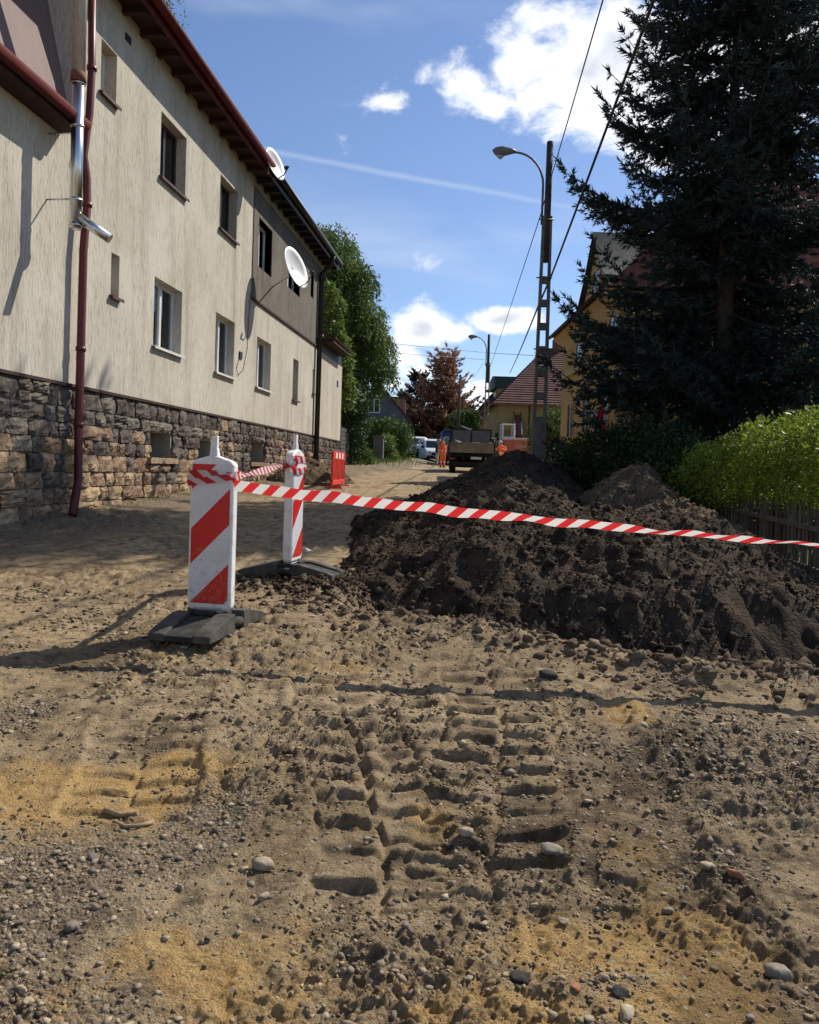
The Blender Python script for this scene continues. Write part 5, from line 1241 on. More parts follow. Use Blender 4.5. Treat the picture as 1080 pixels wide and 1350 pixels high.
def front_window(hb, dep, x0, x1, z0, z1, frame=M_WHITE):
    m = MB(); m.bb(x0, x1, dep - .012, dep + .05, z0, z1); w = hb.part(m, 'window', M_DWIN); t = .08
    m = MB(); m.bb(x0 - t, x0, dep - .05, dep + .01, z0 - t, z1 + t); m.bb(x1, x1 + t, dep - .05, dep + .01, z0 - t, z1 + t); m.bb(x0, x1, dep - .05, dep + .01, z1, z1 + t); m.bb(x0, x1, dep - .08, dep + .01, z0 - t, z0); hb.part(m, 'frame', frame, w)
    m = MB(); xm = (x0 + x1) / 2; m.bb(xm - .04, xm + .04, dep - .03, dep - .013, z0, z1); hb.part(m, 'mullion', frame, w); return w
def near_yellow():
    K = 1.10; LW = 5.95 * K; D0, D1 = 25.2, 31.2 * K; ze = 5.42 * K
    bz = 1.0; T, o = house_root('yellow_house', 'ochre yellow two storey house with red tiled roof behind the spruce', LW, D1, bz); hb = HB(T, o)
    m = MB(); z0 = bz - CAMZ - 1
    m.quad((LW, D0, z0), (LW, D1, z0), (LW, D1, ze), (LW, D0, ze)); m.quad((LW, D1, z0), (LW + 11, D1, z0), (LW + 11, D1, ze), (LW, D1, ze)); m.quad((LW + 11, D0, z0), (LW, D0, z0), (LW, D0, ze), (LW + 11, D0, ze)); m.quad((LW + 11, D1, z0), (LW + 11, D0, z0), (LW + 11, D0, ze), (LW + 11, D1, ze)); hb.part(m, 'wall', M_YEL)
    m = MB(); m.prism([(LW - .10, 3.72 * K), (LW + .01, 3.72 * K), (LW + .01, 3.95 * K), (LW - .05, 3.95 * K), (LW - .10, 3.85 * K)], 1, D0, D1 + .05); hb.part(m, 'string_course', M_YTRIM)
    m = MB(); m.prism([(LW - .02, ze - .75), (LW + .01, ze - .75), (LW + .01, ze), (LW - .42, ze), (LW - .36, ze - .10), (LW - .20, ze - .28), (LW - .08, ze - .55)], 1, D0 - .3, D1 + .22); hb.part(m, 'cornice', M_YTRIM)
    m = MB(); m.bb(LW - .06, LW + .0, D0, D1, z0, .35); hb.part(m, 'base_band', M_YTRIM)
    for d in (28.1, 25.7, 23.4):
        side_window(hb, LW, d * K - .5, d * K + .5, 4.0 * K + .12, 4.72 * K + .05); 
    for d in (29.3, 26.7, 24.1): side_window(hb, LW, d * K - .5, d * K + .5, 1.45 * K, 2.62 * K)
    # roof: bell-cast foot, then the steep slope
    rx, rz = LW + 5.5, ze + 6.2; e = LW - .5
    m = MB(); course_roof(m, (e, D0 - .4, ze + .04), (e, D1 + .3, ze + .04), (LW + .35, D1 - .2, ze + .55), (LW + .35, D0, ze + .55), 4, .05)
    course_roof(m, (LW + .35, D0, ze + .55), (LW + .35, D1 - .2, ze + .55), (rx, D1 - 4, rz), (rx, D0 + 3, rz), 30, .05)
    m.add([(e, D1 + .3, ze + .04), (LW + 11.5, D1 + .3, ze + .04), (rx, D1 - 4, rz), (e, D0 - .4, ze + .04), (LW + 11.5, D0 - .4, ze + .04), (rx, D0 + 3, rz)], [(0, 1, 2), (3, 5, 4), (1, 4, 5, 2)]); hb.part(m, 'roof', M_TILE)
    m = MB(); m.tube([(e - .06, D0 - .4, ze + .04), (e - .06, D1 + .35, ze + .04)], .07, 8); hb.part(m, 'gutter', M_SOFF)
    # street gable with swept verge
    g0, g1, zp = 22.9 * K, 27.9 * K, 7.75 * K; gm = (g0 + g1) / 2; prof = []
    for i in range(13):
        t = i / 12; prof.append((g1 + .15 - (g1 - gm + .15) * t, ze + (zp - ze) * (t ** 1.5 * .8 + .2 * t)))
    pr = prof + [(2 * gm - a, b) for a, b in prof[-2::-1]]
    m = MB(); m.prism([(a, b) for a, b in pr], 0, LW - .12, LW + .25); g = hb.part(m, 'gable', M_YEL)
    m = MB()
    for (a, b), (c, d) in zip(pr[:-1], pr[1:]):
        m.add([(LW - .32, a, b + .03), (LW - .32, c, d + .03), (LW + 5.2, c, d + .03), (LW + 5.2, a, b + .03), (LW - .32, a, b + .12), (LW - .32, c, d + .12), (LW + 5.2, c, d + .12), (LW + 5.2, a, b + .12)], [(0, 1, 2, 3), (4, 7, 6, 5), (0, 4, 5, 1)])
    hb.part(m, 'gable_roof', M_GREENR)
    side_window(hb, LW - .12, gm - .5, gm + .5, ze + .25, ze + 1.3)
    p = hb; m = MB(); m.bb(LW + 4.5, LW + 5.5, D1 - 7, D1 - 6.2, rz - 1, rz + 1); hb.part(m, 'chimney', M_CHIM)
    # small red and white flag on the wall
    q = at_depth(797, 552, LW * F / (797 - PX)); fp = r0 * (LW - .5) + f0 * (LW * F / 257.0); T2 = thing('small_flag', 'small white and red flag hung on the yellow house', 'flag', (fp.x, fp.y, q.z), YAW)
    m = MB(); m.tube([(.5, 0, -.2), (0, 0, .35)], .015, 6); m.build('pole', M_SOFF, T2)
    for nm, c, x in (('white_stripe', M_PLAST, 0), ('red_stripe', mat('flag_red', (.5, .02, .03), None, rough=.8), .22)):
        m = MB(); n = 7
        for i in range(n): a, b = -.5 + i * .12, -.5 + (i + 1) * .12; m.quad((x + .04 * math.sin(i), .02 * math.sin(i * 2), a), (x + .21 + .04 * math.sin(i), .03 * math.sin(i * 2 + 1), a), (x + .21 + .04 * math.sin(i + 1), .03 * math.sin(i * 2 + 3), b), (x + .04 * math.sin(i + 1), .02 * math.sin(i * 2 + 2), b))
        m.build(nm, c, T2)
near_yellow()
def hip_house(name, label, x0, x1, y0, y1, ze, rx0, rx1, ry, zr, wallm, roofm, n, base, extra=None):
    T, o = house_root(name, label, x0, y0, base); hb = HB(T, o); z0 = base - CAMZ - 1.5; e = .45
    m = MB(); m.quad((x0, y0, z0), (x1, y0, z0), (x1, y0, ze), (x0, y0, ze)); m.quad((x0, y1, z0), (x0, y0, z0), (x0, y0, ze), (x0, y1, ze)); m.quad((x1, y0, z0), (x1, y1, z0), (x1, y1, ze), (x1, y0, ze)); m.quad((x1, y1, z0), (x0, y1, z0), (x0, y1, ze), (x1, y1, ze)); hb.part(m, 'wall', wallm)
    m = MB(); A, B, Cq, D = (x0 - e, y0 - e, ze - .1), (x1 + e, y0 - e, ze - .1), (x1 + e, y1 + e, ze - .1), (x0 - e, y1 + e, ze - .1); P, Q = (rx0, ry, zr), (rx1, ry, zr)
    course_roof(m, A, B, Q, P, n, .05); course_roof(m, D, A, P, P, n, .05); course_roof(m, B, Cq, Q, Q, n, .05); course_roof(m, Cq, D, P, Q, n, .05); hb.part(m, 'roof', roofm)
    m = MB(); m.bb(x0 - e, x1 + e, y0 - e - .09, y0 - e, ze - .22, ze - .08); m.bb(x0 - e - .09, x0 - e, y0 - e, y1 + e, ze - .22, ze - .08); hb.part(m, 'gutter', M_CHIM)
    m = MB(); m.bb(x0 - .02, x1, y0 - .03, y0 - .002, ze - 2.9, ze - 2.75); hb.part(m, 'band', M_SOFF)
    return T, hb
T2, hb = hip_house('yellow_house', 'mustard yellow house with steep brown tiled hip roof behind the excavator', 6.6, 21, 60, 71, 5.36, 11.0, 18, 65.5, 10.5, M_YEL2, M_DTILE, 26, 1.75)
for d in (62, 64.5, 67): side_window(hb, 6.6, d - .45, d + .45, 3.0, 4.5)
front_window(hb, 60, 11.2, 12.1, .9, 2.3); front_window(hb, 60, 8.3, 8.6, 2.2, 2.5); front_window(hb, 60, 10.9, 11.7, 3.3, 4.6)
m = MB(); m.bb(11.6, 12.3, 65.2, 65.8, 9.8, 11.2); hb.part(m, 'chimney', M_CHIM)
m = MB(); m.tube([(9.0, 59.95, 5.2), (9.0, 59.95, .3)], .05, 6); hb.part(m, 'downpipe', M_SOFF)
T3, hb = hip_house('yellow_house', 'farthest yellow house with green topped dormer up the street', 6.6, 19, 79, 94, 5.5, 9.6, 15, 86, 9.6, M_YEL2, M_DTILE, 22, 2.35)
m = MB(); m.bb(8.6, 11.0, 79.6, 84, 5.8, 8.6); hb.part(m, 'dormer', M_YEL2)
m = MB(); m.prism([(79.2, 8.55), (84.4, 8.55), (84.4, 9.7), (81.8, 10.0), (79.6, 9.75)], 0, 8.3, 12.0); hb.part(m, 'dormer_roof', M_GREENR)
side_window(hb, 8.58, 80.8, 82.6, 6.6, 8.2, M_WHITE); side_window(hb, 6.6, 81, 82, 2.9, 4.4); side_window(hb, 6.6, 85, 86, 2.9, 4.4)
m = MB(); m.bb(9.4, 10.1, 85.7, 86.3, 9.0, 10.3); hb.part(m, 'chimney', M_CHIM)
m = MB(); m.bb(12.6, 13.2, 85.7, 86.3, 9.0, 10.4); hb.part(m, 'chimney', M_CHIM)
def grey_house():
    D = 70.0; cx = (496 - PX) / F * D; zp = (617 - 507) / F * D; hw = 2.7; ze = zp - 3.1; base = 3.2
    T, o = house_root('grey_house', 'slate grey gabled house with red roof edge above the hedge', cx, D, base); hb = HB(T, o); z0 = base - CAMZ - 2
    m = MB(); m.add([(cx - hw, D, z0), (cx + hw, D, z0), (cx + hw, D, ze), (cx, D, zp), (cx - hw, D, ze)], [(0, 1, 2, 3, 4)]); m.quad((cx + hw, D, z0), (cx + hw, D + 9, z0), (cx + hw, D + 9, ze), (cx + hw, D, ze)); m.quad((cx - hw, D + 9, z0), (cx - hw, D, z0), (cx - hw, D, ze), (cx - hw, D + 9, ze)); m.add([(cx - hw, D + 9, z0), (cx + hw, D + 9, z0), (cx + hw, D + 9, ze), (cx, D + 9, zp), (cx - hw, D + 9, ze)], [(4, 3, 2, 1, 0)]); hb.part(m, 'wall', M_GRYH)
    m = MB(); k = (zp - ze) / hw
    for s in (-1, 1):
        m.add([(cx, D - .35, zp + .05), (cx + s * (hw + .4), D - .35, zp + .05 - k * (hw + .4)), (cx + s * (hw + .4), D + 9.3, zp + .05 - k * (hw + .4)), (cx, D + 9.3, zp + .05), (cx, D - .35, zp + .25), (cx + s * (hw + .4), D - .35, zp + .25 - k * (hw + .4)), (cx + s * (hw + .4), D + 9.3, zp + .25 - k * (hw + .4)), (cx, D + 9.3, zp + .25)], [(0, 1, 2, 3), (4, 7, 6, 5), (0, 4, 5, 1), (1, 5, 6, 2), (2, 6, 7, 3)])
    hb.part(m, 'roof', M_DTILE)
    m = MB(); m.bb(cx + 1.0, cx + 2.4, D + 2, D + 4.5, ze, zp - 1.0); d = hb.part(m, 'dormer', mat('pinkish_render', (.32, .16, .12), (.4, .21, .16), 1, .9)); m = MB(); m.bb(cx + .8, cx + 2.6, D + 1.8, D + 4.7, zp - 1.0, zp - .85); hb.part(m, 'dormer_roof', M_DTILE, d)
    front_window(hb, D, cx - .85, cx + .05, zp - 2.45, zp - 1.35)
grey_house()

# ------------------------------------------------------------------ lamp posts and wires
M_CONC = mat('weathered_concrete', (.10, .092, .08), (.17, .155, .135), 5, .95, .4, 40)
M_STEEL = mat('dull_steel', (.10, .10, .10), (.16, .16, .155), 5, .5, metal=.6)
M_LAMP = mat('lamp_housing', (.13, .135, .12), (.19, .195, .17), 6, .5)
def lamp(label, px_base, px_top, py_top, Z, arm_px):
    t = at_depth(px_top, py_top, Z); b = at_depth(px_base, 640, Z); b.z = gz(b.x, b.y) - .4; Hh = t.z - b.z
    b.x = t.x + (b.x - t.x) * .45; b.y = t.y + (b.y - t.y) * .45
    T = thing('street_lamp', label, 'street lamp', (b.x, b.y, b.z), YAW); lean = math.atan2((t - b).dot(r0), Hh); T.rotation_euler = (0, lean, YAW)
    zl = Hh * .80; m = MB()     # open-web concrete post
    w0, w1 = .15, .085
    def wd(z): return w0 + (w1 - w0) * z / zl
    for s in (-1, 1):
        m.add([(s * wd(0) - .035, -.10, 0), (s * wd(0) + .035, -.10, 0), (s * wd(0) + .035, .10, 0), (s * wd(0) - .035, .10, 0), (s * wd(zl) - .03, -.06, zl), (s * wd(zl) + .03, -.06, zl), (s * wd(zl) + .03, .06, zl), (s * wd(zl) - .03, .06, zl)], [(3, 2, 1, 0), (4, 5, 6, 7), (0, 1, 5, 4), (1, 2, 6, 5), (2, 3, 7, 6), (3, 0, 4, 7)])
    m.build('post_legs', M_CONC, T)
    z = 0; zs = 2.3
    m = MB(); m.prism([(-w0 + .034, 0), (w0 - .034, 0), (wd(zs) - .033, zs), (-wd(zs) + .033, zs)], 1, -.085, .085); m.build('solid_base', M_CONC, T)
    z = zs + .42
    while z < zl:
        m = MB(); hx = wd(z) - .03; m.bb(-hx, hx, -.055, .055, z, z + .17); m.build('web_bar', M_CONC, T); z += .56
    m = MB(); m.tube([(0, 0, zl - 1.1), (0, 0, Hh)], [.085, .078], 12); m.build('top_tube', mat('dark_post_tube', (.035, .03, .026), (.06, .05, .042), 5, .8), T)
    pa = at_depth(arm_px[0], arm_px[1], Z); al = (pa - t).dot(r0); az = pa.z - b.z; m = MB(); x = -.13
    pts = [(x, 0, zl - .2), (x, 0, zl + .9 * (az - zl) * .55)]
    for i in range(1, 9): a = i / 8 * math.pi / 2; r_ = min(abs(al) * .55, .75); pts.append((x - r_ * (1 - math.cos(a)), 0, az - .02 - (az - pts[1][2]) * (1 - math.sin(a))))
    pts.append((al + .42, 0, az)); m.tube(pts, .028, 8); m.build('arm', M_STEEL, T)
    m = MB(); m.tube([(al + .44, 0, az), (al + .34, 0, az + .005), (al + .1, 0, az - .01), (al - .05, 0, az - .005), (al - .12, 0, az + .01)], [.04, .07, .125, .09, .02], 12); h = m.build('lamp_head', M_LAMP, T)
    m = MB(); m.tube([(al + .16, 0, az - .09), (al + .08, 0, az - .135), (al - .02, 0, az - .10)], [.03, .07, .03], 10); m.build('lens', mat('lamp_lens', (.35, .35, .3), None, rough=.25), h)
    for zz in (zl - .1, zl * .93 - 1.0, zl * .55):
        m = MB(); m.tube([(-.22, -.09, zz), (.16, -.09, zz)], .018, 6); m.build('clamp', M_STEEL, T)
    return T
L1 = lamp('concrete lattice lamp post with curved arm beside the soil heaps', 706, 725.5, 187, 19.0, (656, 199))
L2 = lamp('distant concrete lamp post with curved arm near the far houses', 638, 645, 441, 46.0, (620, 443.5))
def wire(label, pts, rad, name='overhead_cable', n=10, sag=0.0):
    P = [at_depth(*p) for p in pts]; out = []
    for a, b in zip(P[:-1], P[1:]):
        for i in range(n): t = i / n; q = a.lerp(b, t); q.z -= sag * 4 * t * (1 - t) * (b - a).length / 20; out.append(q)
    out.append(P[-1]); m = MB(); m.tube(out, rad, 6); tag(m.build(name, M_BLK, None), label, 'cable')
wire('thin cable running from the near lamp post top over the road', [(880, -320, 7), (795, 0, 10.5), (723, 246, 19), (713, 283, 19.2), (645, 487, 46)], .011, sag=.05)
wire('thick bundled cable crossing in front of the spruce', [(965, -300, 6.5), (862, 0, 9.5), (726, 366, 18.9), (712, 398, 19.2), (672, 492, 58)], .022, sag=.05)
wire('upper service cable strung from the willow to the far lamp post', [(430, 420, 34), (520, 453, 40), (643, 465, 46.5), (735, 470, 33)], .013, sag=.02)
wire('lower service cable ending at the far lamp post', [(440, 440, 36), (520, 465, 40), (638, 474, 46)], .011, sag=.02)
wire('slanting stay cable beyond the far lamp post', [(639, 476, 46), (620, 505, 70)], .011)
def pole():
    b = at_depth(602, 600, 62); t = at_depth(605, 494, 62); z = gz(b.x, b.y); m = MB(); m.tube([(0, 0, -.3), (.1, 0, t.z - z)], [.13, .09], 8); o = m.build('wooden_pole', M_BARK, None); o.location = (b.x, b.y, z); tag(o, 'bare wooden pole in front of the browned conifer', 'pole')
pole()

# ------------------------------------------------------------------ low garden bits on the left verge
def verge():
    M_WD = mat('grey_boards', (.05, .05, .052), (.09, .088, .085), 4, .9)
    a = at_depth(449, 600, 31.5); b = at_depth(461, 600, 33.5); T = thing('board_gate', 'dark grey board gate at the far corner of the house', 'gate', (a.x, a.y, gz(a.x, a.y)), math.atan2(b.y - a.y, b.x - a.x)); L_ = (b - a).length
    n = 9
    for i in range(n): m = MB(); m.box((L_ / 2, 0, .1 + .17 * i), (L_, .03, .15)); m.build('board', M_WD, T)
    for x in (0, L_): m = MB(); m.box((x, .03, .75), (.09, .09, 1.7)); m.build('post', M_WD, T)
    p = at_depth(499, 600, 45); m = MB(); m.box((0, 0, .55), (.55, .4, 1.6)); m.box((0, 0, 1.4), (.65, .5, .1)); o = m.build('concrete_gatepost', M_CONC, None); o.location = (p.x, p.y, gz(p.x, p.y)); tag(o, 'squat grey concrete gatepost on the grassy verge', 'post')
    T = thing('garden_wall', 'low stone garden wall along the grassy verge', 'wall', (p.x, p.y, gz(p.x, p.y))); q = at_depth(533, 600, 60); d = Vector((q.x - p.x, q.y - p.y, 0)); n = 22; a = math.atan2(d.y, d.x)
    for i in range(n):
        for k in range(2):
            m = MB(); m.box((0, 0, 0), (d.length / n * random.uniform(.9, .97), .3, .27), None, .93); o = m.build('stone', M_CONC, T); t = d * ((i + .5 + .4 * k) / n); o.location = (t.x, t.y, .15 + .28 * k + float(H0(p.y + t.y) - H0(p.y))); o.rotation_euler = (0, 0, a + random.uniform(-.04, .04))
    for lb, A, B in (('long pale wooden board edging the verge', (488, 611, 42), (520, 606, 52)), ('short pale wooden board at the far end of the verge edging', (517, 607.5, 50), (531, 602, 60))):
        a, b = at_depth(*A), at_depth(*B); d = b - a; m = MB(); m.box((0, 0, 0), (d.length, .18, .12)); o = m.build('wooden_board', mat('fresh_timber', (.42, .32, .20), (.52, .41, .27), 5, .8, stretch=(.2, 3, 3)), None); c = (a + b) / 2; o.location = (c.x, c.y, ground_z(c.x, c.y) + .06); o.rotation_euler = (0, -math.asin((float(H0(b.y)) - float(H0(a.y))) / d.length), math.atan2(d.y, d.x)); tag(o, lb, 'board')
    a, b = at_depth(467, 585, 42), at_depth(495, 598, 45); T = thing('hand_rail', 'slanting steel hand rail going down the verge steps', 'railing', (b.x, b.y, gz(b.x, b.y)))
    v = a - b; h = b.z - gz(b.x, b.y)
    m = MB(); m.tube([(0, 0, h), (v.x, v.y, h + v.z)], .03, 6); m.build('rail', M_STEEL, T)
    for t in (.05, .5, .95): m = MB(); m.tube([(v.x * t, v.y * t, -.3), (v.x * t, v.y * t, h + v.z * t)], .025, 6); m.build('post', M_STEEL, T)
verge()

# ------------------------------------------------------------------ vehicles
M_TYRE = mat('tyre_rubber', (.014, .013, .013), (.03, .028, .026), 8, .9)
M_RIM = mat('wheel_steel', (.16, .15, .14), (.24, .23, .21), 6, .6)
M_DIRTY = mat('dirty_grey_tailgate', (.20, .175, .14), (.32, .285, .23), 2.5, .8, .3, 30)
M_GREYP = mat('grey_side_boards', (.14, .14, .145), (.20, .195, .195), 2, .7)
M_CHAS = mat('chassis_black', (.016, .015, .014), (.035, .03, .027), 5, .8)
def wheel(T, x, y, r, w, z=None):
    m = MB(); n = 20; prof = [(-w / 2, r * .62), (-w / 2, r * .93), (-w / 2 * .8, r), (w / 2 * .8, r), (w / 2, r * .93), (w / 2, r * .62)]; vs = []; fs = []
    for k in range(n):
        a = 2 * math.pi * k / n
        for (xx, rr) in prof: vs.append((x + xx, y + rr * math.cos(a), (z or r) + rr * math.sin(a)))
    P_ = len(prof)
    for k in range(n):
        for j in range(P_ - 1): fs.append((k * P_ + j, k * P_ + j + 1, ((k + 1) % n) * P_ + j + 1, ((k + 1) % n) * P_ + j))
    m.add(vs, fs, True); t = m.build('wheel', M_TYRE, T); m = MB(); m.tube([(x - w * .42, y, z or r), (x + w * .42, y, z or r)], r * .63, 16); m.build('rim', M_RIM, t)
def truck():
    Z = 38.5; p = at_depth(621, 623, Z); g = gz(p.x, p.y); T = thing('tipper_truck', 'dirty tipper truck seen from behind, its bed holding rubble', 'truck', (p.x, p.y, g), YAW - R(3)); W2 = 1.12
    m = MB(); m.bb(-.45, -.33, .1, 5.2, .62, .82); m.bb(.33, .45, .1, 5.2, .62, .82); m.bb(-.33, .33, .6, .75, .64, .8); m.build('chassis', M_CHAS, T)
    m = MB(); m.bb(-W2, W2, .06, 3.6, .98, 1.06); m.build('bed_floor', M_CHAS, T)
    m = MB(); m.bb(-W2, W2, 0, .05, 1.02, 1.52); tg = m.build('tailgate', M_DIRTY, T)
    for z in (1.06, 1.28, 1.48): m = MB(); m.bb(-W2, W2, -.035, 0, z - .02, z + .025); m.build('rib', M_DIRTY, tg)
    for s in (-1, 1):
        m = MB(); m.bb(s * W2 - .025, s * W2 + .025, .06, 3.6, 1.02, 1.5); m.build('side_board', M_DIRTY, T)
        m = MB(); m.bb(s * W2 - .04, s * W2 + .04, -.01, .06, .95, 1.58); m.build('corner_post', M_CHAS, T)
        wheel(T, s * .92, .95, .43, .3); wheel(T, s * .92, 4.6, .43, .26)
        m = MB(); m.bb(s * .95 - .12, s * .95 + .12, -.03, .02, .66, .76); m.build('tail_light', mat('red_lamp', (.3, .02, .015), None, rough=.3), T)
        m = MB(); m.bb(s * .93 - .17, s * .93 + .17, .36, .39, .2, .72); m.build('mud_flap', M_TYRE, T)
    m = MB(); m.bb(-W2 + .1, W2 - .02, 3.55, 3.63, 1.06, 2.32); hb_ = m.build('head_board', M_GREYP, T)
    for x in (-W2 + .1, .05, W2 - .02): m = MB(); m.bb(x - .035, x + .035, 3.5, 3.55, 1.06, 2.36); m.build('stay', M_CHAS, hb_)
    m = MB(); m.bb(-W2 + .06, W2 + .02, 3.5, 3.66, 2.32, 2.38); m.build('top_rail', M_CHAS, hb_)
    m = MB(); m.prism([(3.75, .75), (5.45, .75), (5.5, 1.35), (5.15, 2.15), (3.75, 2.2)], 0, -1.02, 1.02); cb = m.build('cab', M_PLAST, T, .06)
    m = MB(); m.bb(-.7, .7, 3.72, 3.748, 1.55, 2.05); m.build('rear_window', M_DWIN, cb)
    for s in (-1, 1): m = MB(); m.box((s * 1.28, 5.0, 1.75), (.22, .1, .5)); mi = m.build('mirror', M_PLAST, cb); m = MB(); m.box((s * 1.28, 4.945, 1.75), (.17, .01, .42)); m.build('mirror_glass', M_DWIN, mi)
    m = MB(); m.tube([(-.8, .95, .43), (.8, .95, .43)], .13, 8); m.build('axle', M_CHAS, T); m = MB(); m.bb(-.75, .75, 1.5, 3.4, .3, .95); m.build('fuel_tank', M_CHAS, T, .05); m = MB(); m.bb(-1.05, 1.05, .3, .36, .82, .97); m.build('cross_member', M_CHAS, T); m = MB(); m.bb(-1.0, 1.0, -.02, .06, .38, .56); m.build('bumper', M_CHAS, T); m = MB(); m.bb(-.03, .5, -.035, -.021, .70, .82); m.build('number_plate', M_PLAST, T)
    # rubble in the bed
    g_ = np.random.default_rng(8); n = 90; P = np.stack([g_.uniform(-.95, .95, n), g_.uniform(.2, 3.3, n), g_.uniform(1.1, 1.5, n)], -1); v, f = lumps(P, g_.uniform(.08, .2, n), seed=8); o = np_obj('rubble_load', v, f, mat('mixed_rubble', (.12, .10, .085), (.3, .27, .23), 6, .9, island=.5)); stuff(o); o.location = T.location; o.rotation_euler = T.rotation_euler; tag(o, 'broken rubble lying in the truck bed', 'rubble')
    p2 = at_depth(615, 578, Z + 3.3); m = MB(); m.box((0, 0, 0), (.5, .3, .05)); o = m.build('plank_offcut', M_PLAST, None); o.location = (p2.x, p2.y, T.location.z + 2.41); o.rotation_euler = (0, .35, .2); tag(o, 'pale plank end lying on top of the truck head board', 'plank')
truck()
def boxy_van(name, label, px, py, Z, rz, body, W_=1.9, H_=2.1, L_=4.8, cat='van'):
    p = at_depth(px, py, Z); g = gz(p.x, p.y); T = thing(name, label, cat, (p.x, p.y, g), rz); w = W_ / 2
    # nose towards -y; side profile rounded bonnet, raked screen
    side = [(0, .35), (0, .85), (.18, 1.02), (.95, 1.18), (1.55, H_ - .12), (1.9, H_), (L_ - .1, H_), (L_, H_ - .15), (L_, .35)]
    m = MB(); m.prism(side, 0, -w, w); b = m.build('body', body, T, .09)
    m = MB(); d = Vector((0, .60, H_ - .12 - 1.18)); nrm = Vector((0, -d.z, d.y)).normalized() * .02
    P = [Vector((-w * .86, 1.0, 1.23)), Vector((w * .86, 1.0, 1.23)), Vector((w * .78, 1.5, H_ - .19)), Vector((-w * .78, 1.5, H_ - .19))]; m.quad(*[q + nrm for q in P]); m.build('windscreen', M_DWIN, b)
    for s in (-1, 1):
        m = MB(); m.bb(s * w - .012, s * w + .012, 1.75, 2.7, 1.2, H_ - .3); m.build('side_window', M_DWIN, b)
        m = MB(); m.tube([(s * (w - .28), -.03, .80), (s * (w - .28), .12, .83)], [.13, .15], 10); m.build('headlight', mat('headlight_lens', (.5, .5, .5), None, rough=.15), b)
        m = MB(); m.box((s * (w + .12), 1.3, 1.32), (.2, .1, .24)); m.build('mirror', M_CHAS, b)
        wheel(T, s * (w - .12), .85, .33, .2); wheel(T, s * (w - .12), L_ - .9, .33, .2)
    m = MB(); m.bb(-w * .55, w * .55, -.045, .02, .62, .8); m.build('grille', M_CHAS, b); m = MB(); m.bb(-w * .97, w * .97, -.09, .05, .34, .56); m.build('bumper', M_CHAS, b, .02)
    m = MB(); m.bb(-.26, .26, -.105, -.091, .42, .53); m.build('number_plate', M_PLAST, b); return T
M_VANW = mat('white_car_paint', (.62, .63, .64), (.68, .69, .70), 2, .25, spec=.5)
M_BLUE = mat('dark_blue_truck_paint', (.008, .018, .09), (.014, .03, .13), 2, .3, spec=.5)
boxy_van('white_van', 'white delivery van parked nose on at the street end', 556, 605, 68, YAW + R(16), M_VANW, 1.8, 1.95)
boxy_van('white_van', 'second white van half hidden behind the orange dressed worker', 577, 607, 64, YAW + R(8), M_VANW, 1.9, 2.0)
boxy_van('dark_car', 'low dark car parked at the verge beside the white van', 541, 606, 74, YAW + R(10), M_CHAS, 1.75, 1.45, 4.2, 'car')
def blue_cab():
    p = at_depth(591, 618, 56); g = gz(p.x, p.y); T = thing('blue_truck', 'dark blue truck standing in front of the tipper truck', 'truck', (p.x, p.y, g), YAW)
    m = MB(); m.prism([(0, .7), (-.02, 1.4), (.22, 2.35), (.4, 2.45), (1.9, 2.45), (1.95, .7)], 0, -.55, 1.6); b = m.build('cab', M_BLUE, T, .06)
    m = MB(); m.add([(-.4, -.005, 1.5), (1.45, -.005, 1.5), (1.4, .17, 2.25), (-.35, .17, 2.25)], [(0, 1, 2, 3)]); m.build('windscreen', M_DWIN, b); m = MB(); m.bb(-.4, .5, .3, .7, 2.46, 2.6); m.build('roof_box', M_BLUE, b, .03)
    m = MB(); m.bb(-.4, 1.45, .1, 6.0, .5, .69); m.build('chassis', M_CHAS, T); m = MB(); m.bb(-.6, 1.65, 2.1, 6.0, .74, 1.3); m.build('bed', M_BLUE, T)
    for x in (-.4, 1.5): wheel(T, x, .8, .45, .28); wheel(T, x, 4.8, .45, .28)
blue_cab()
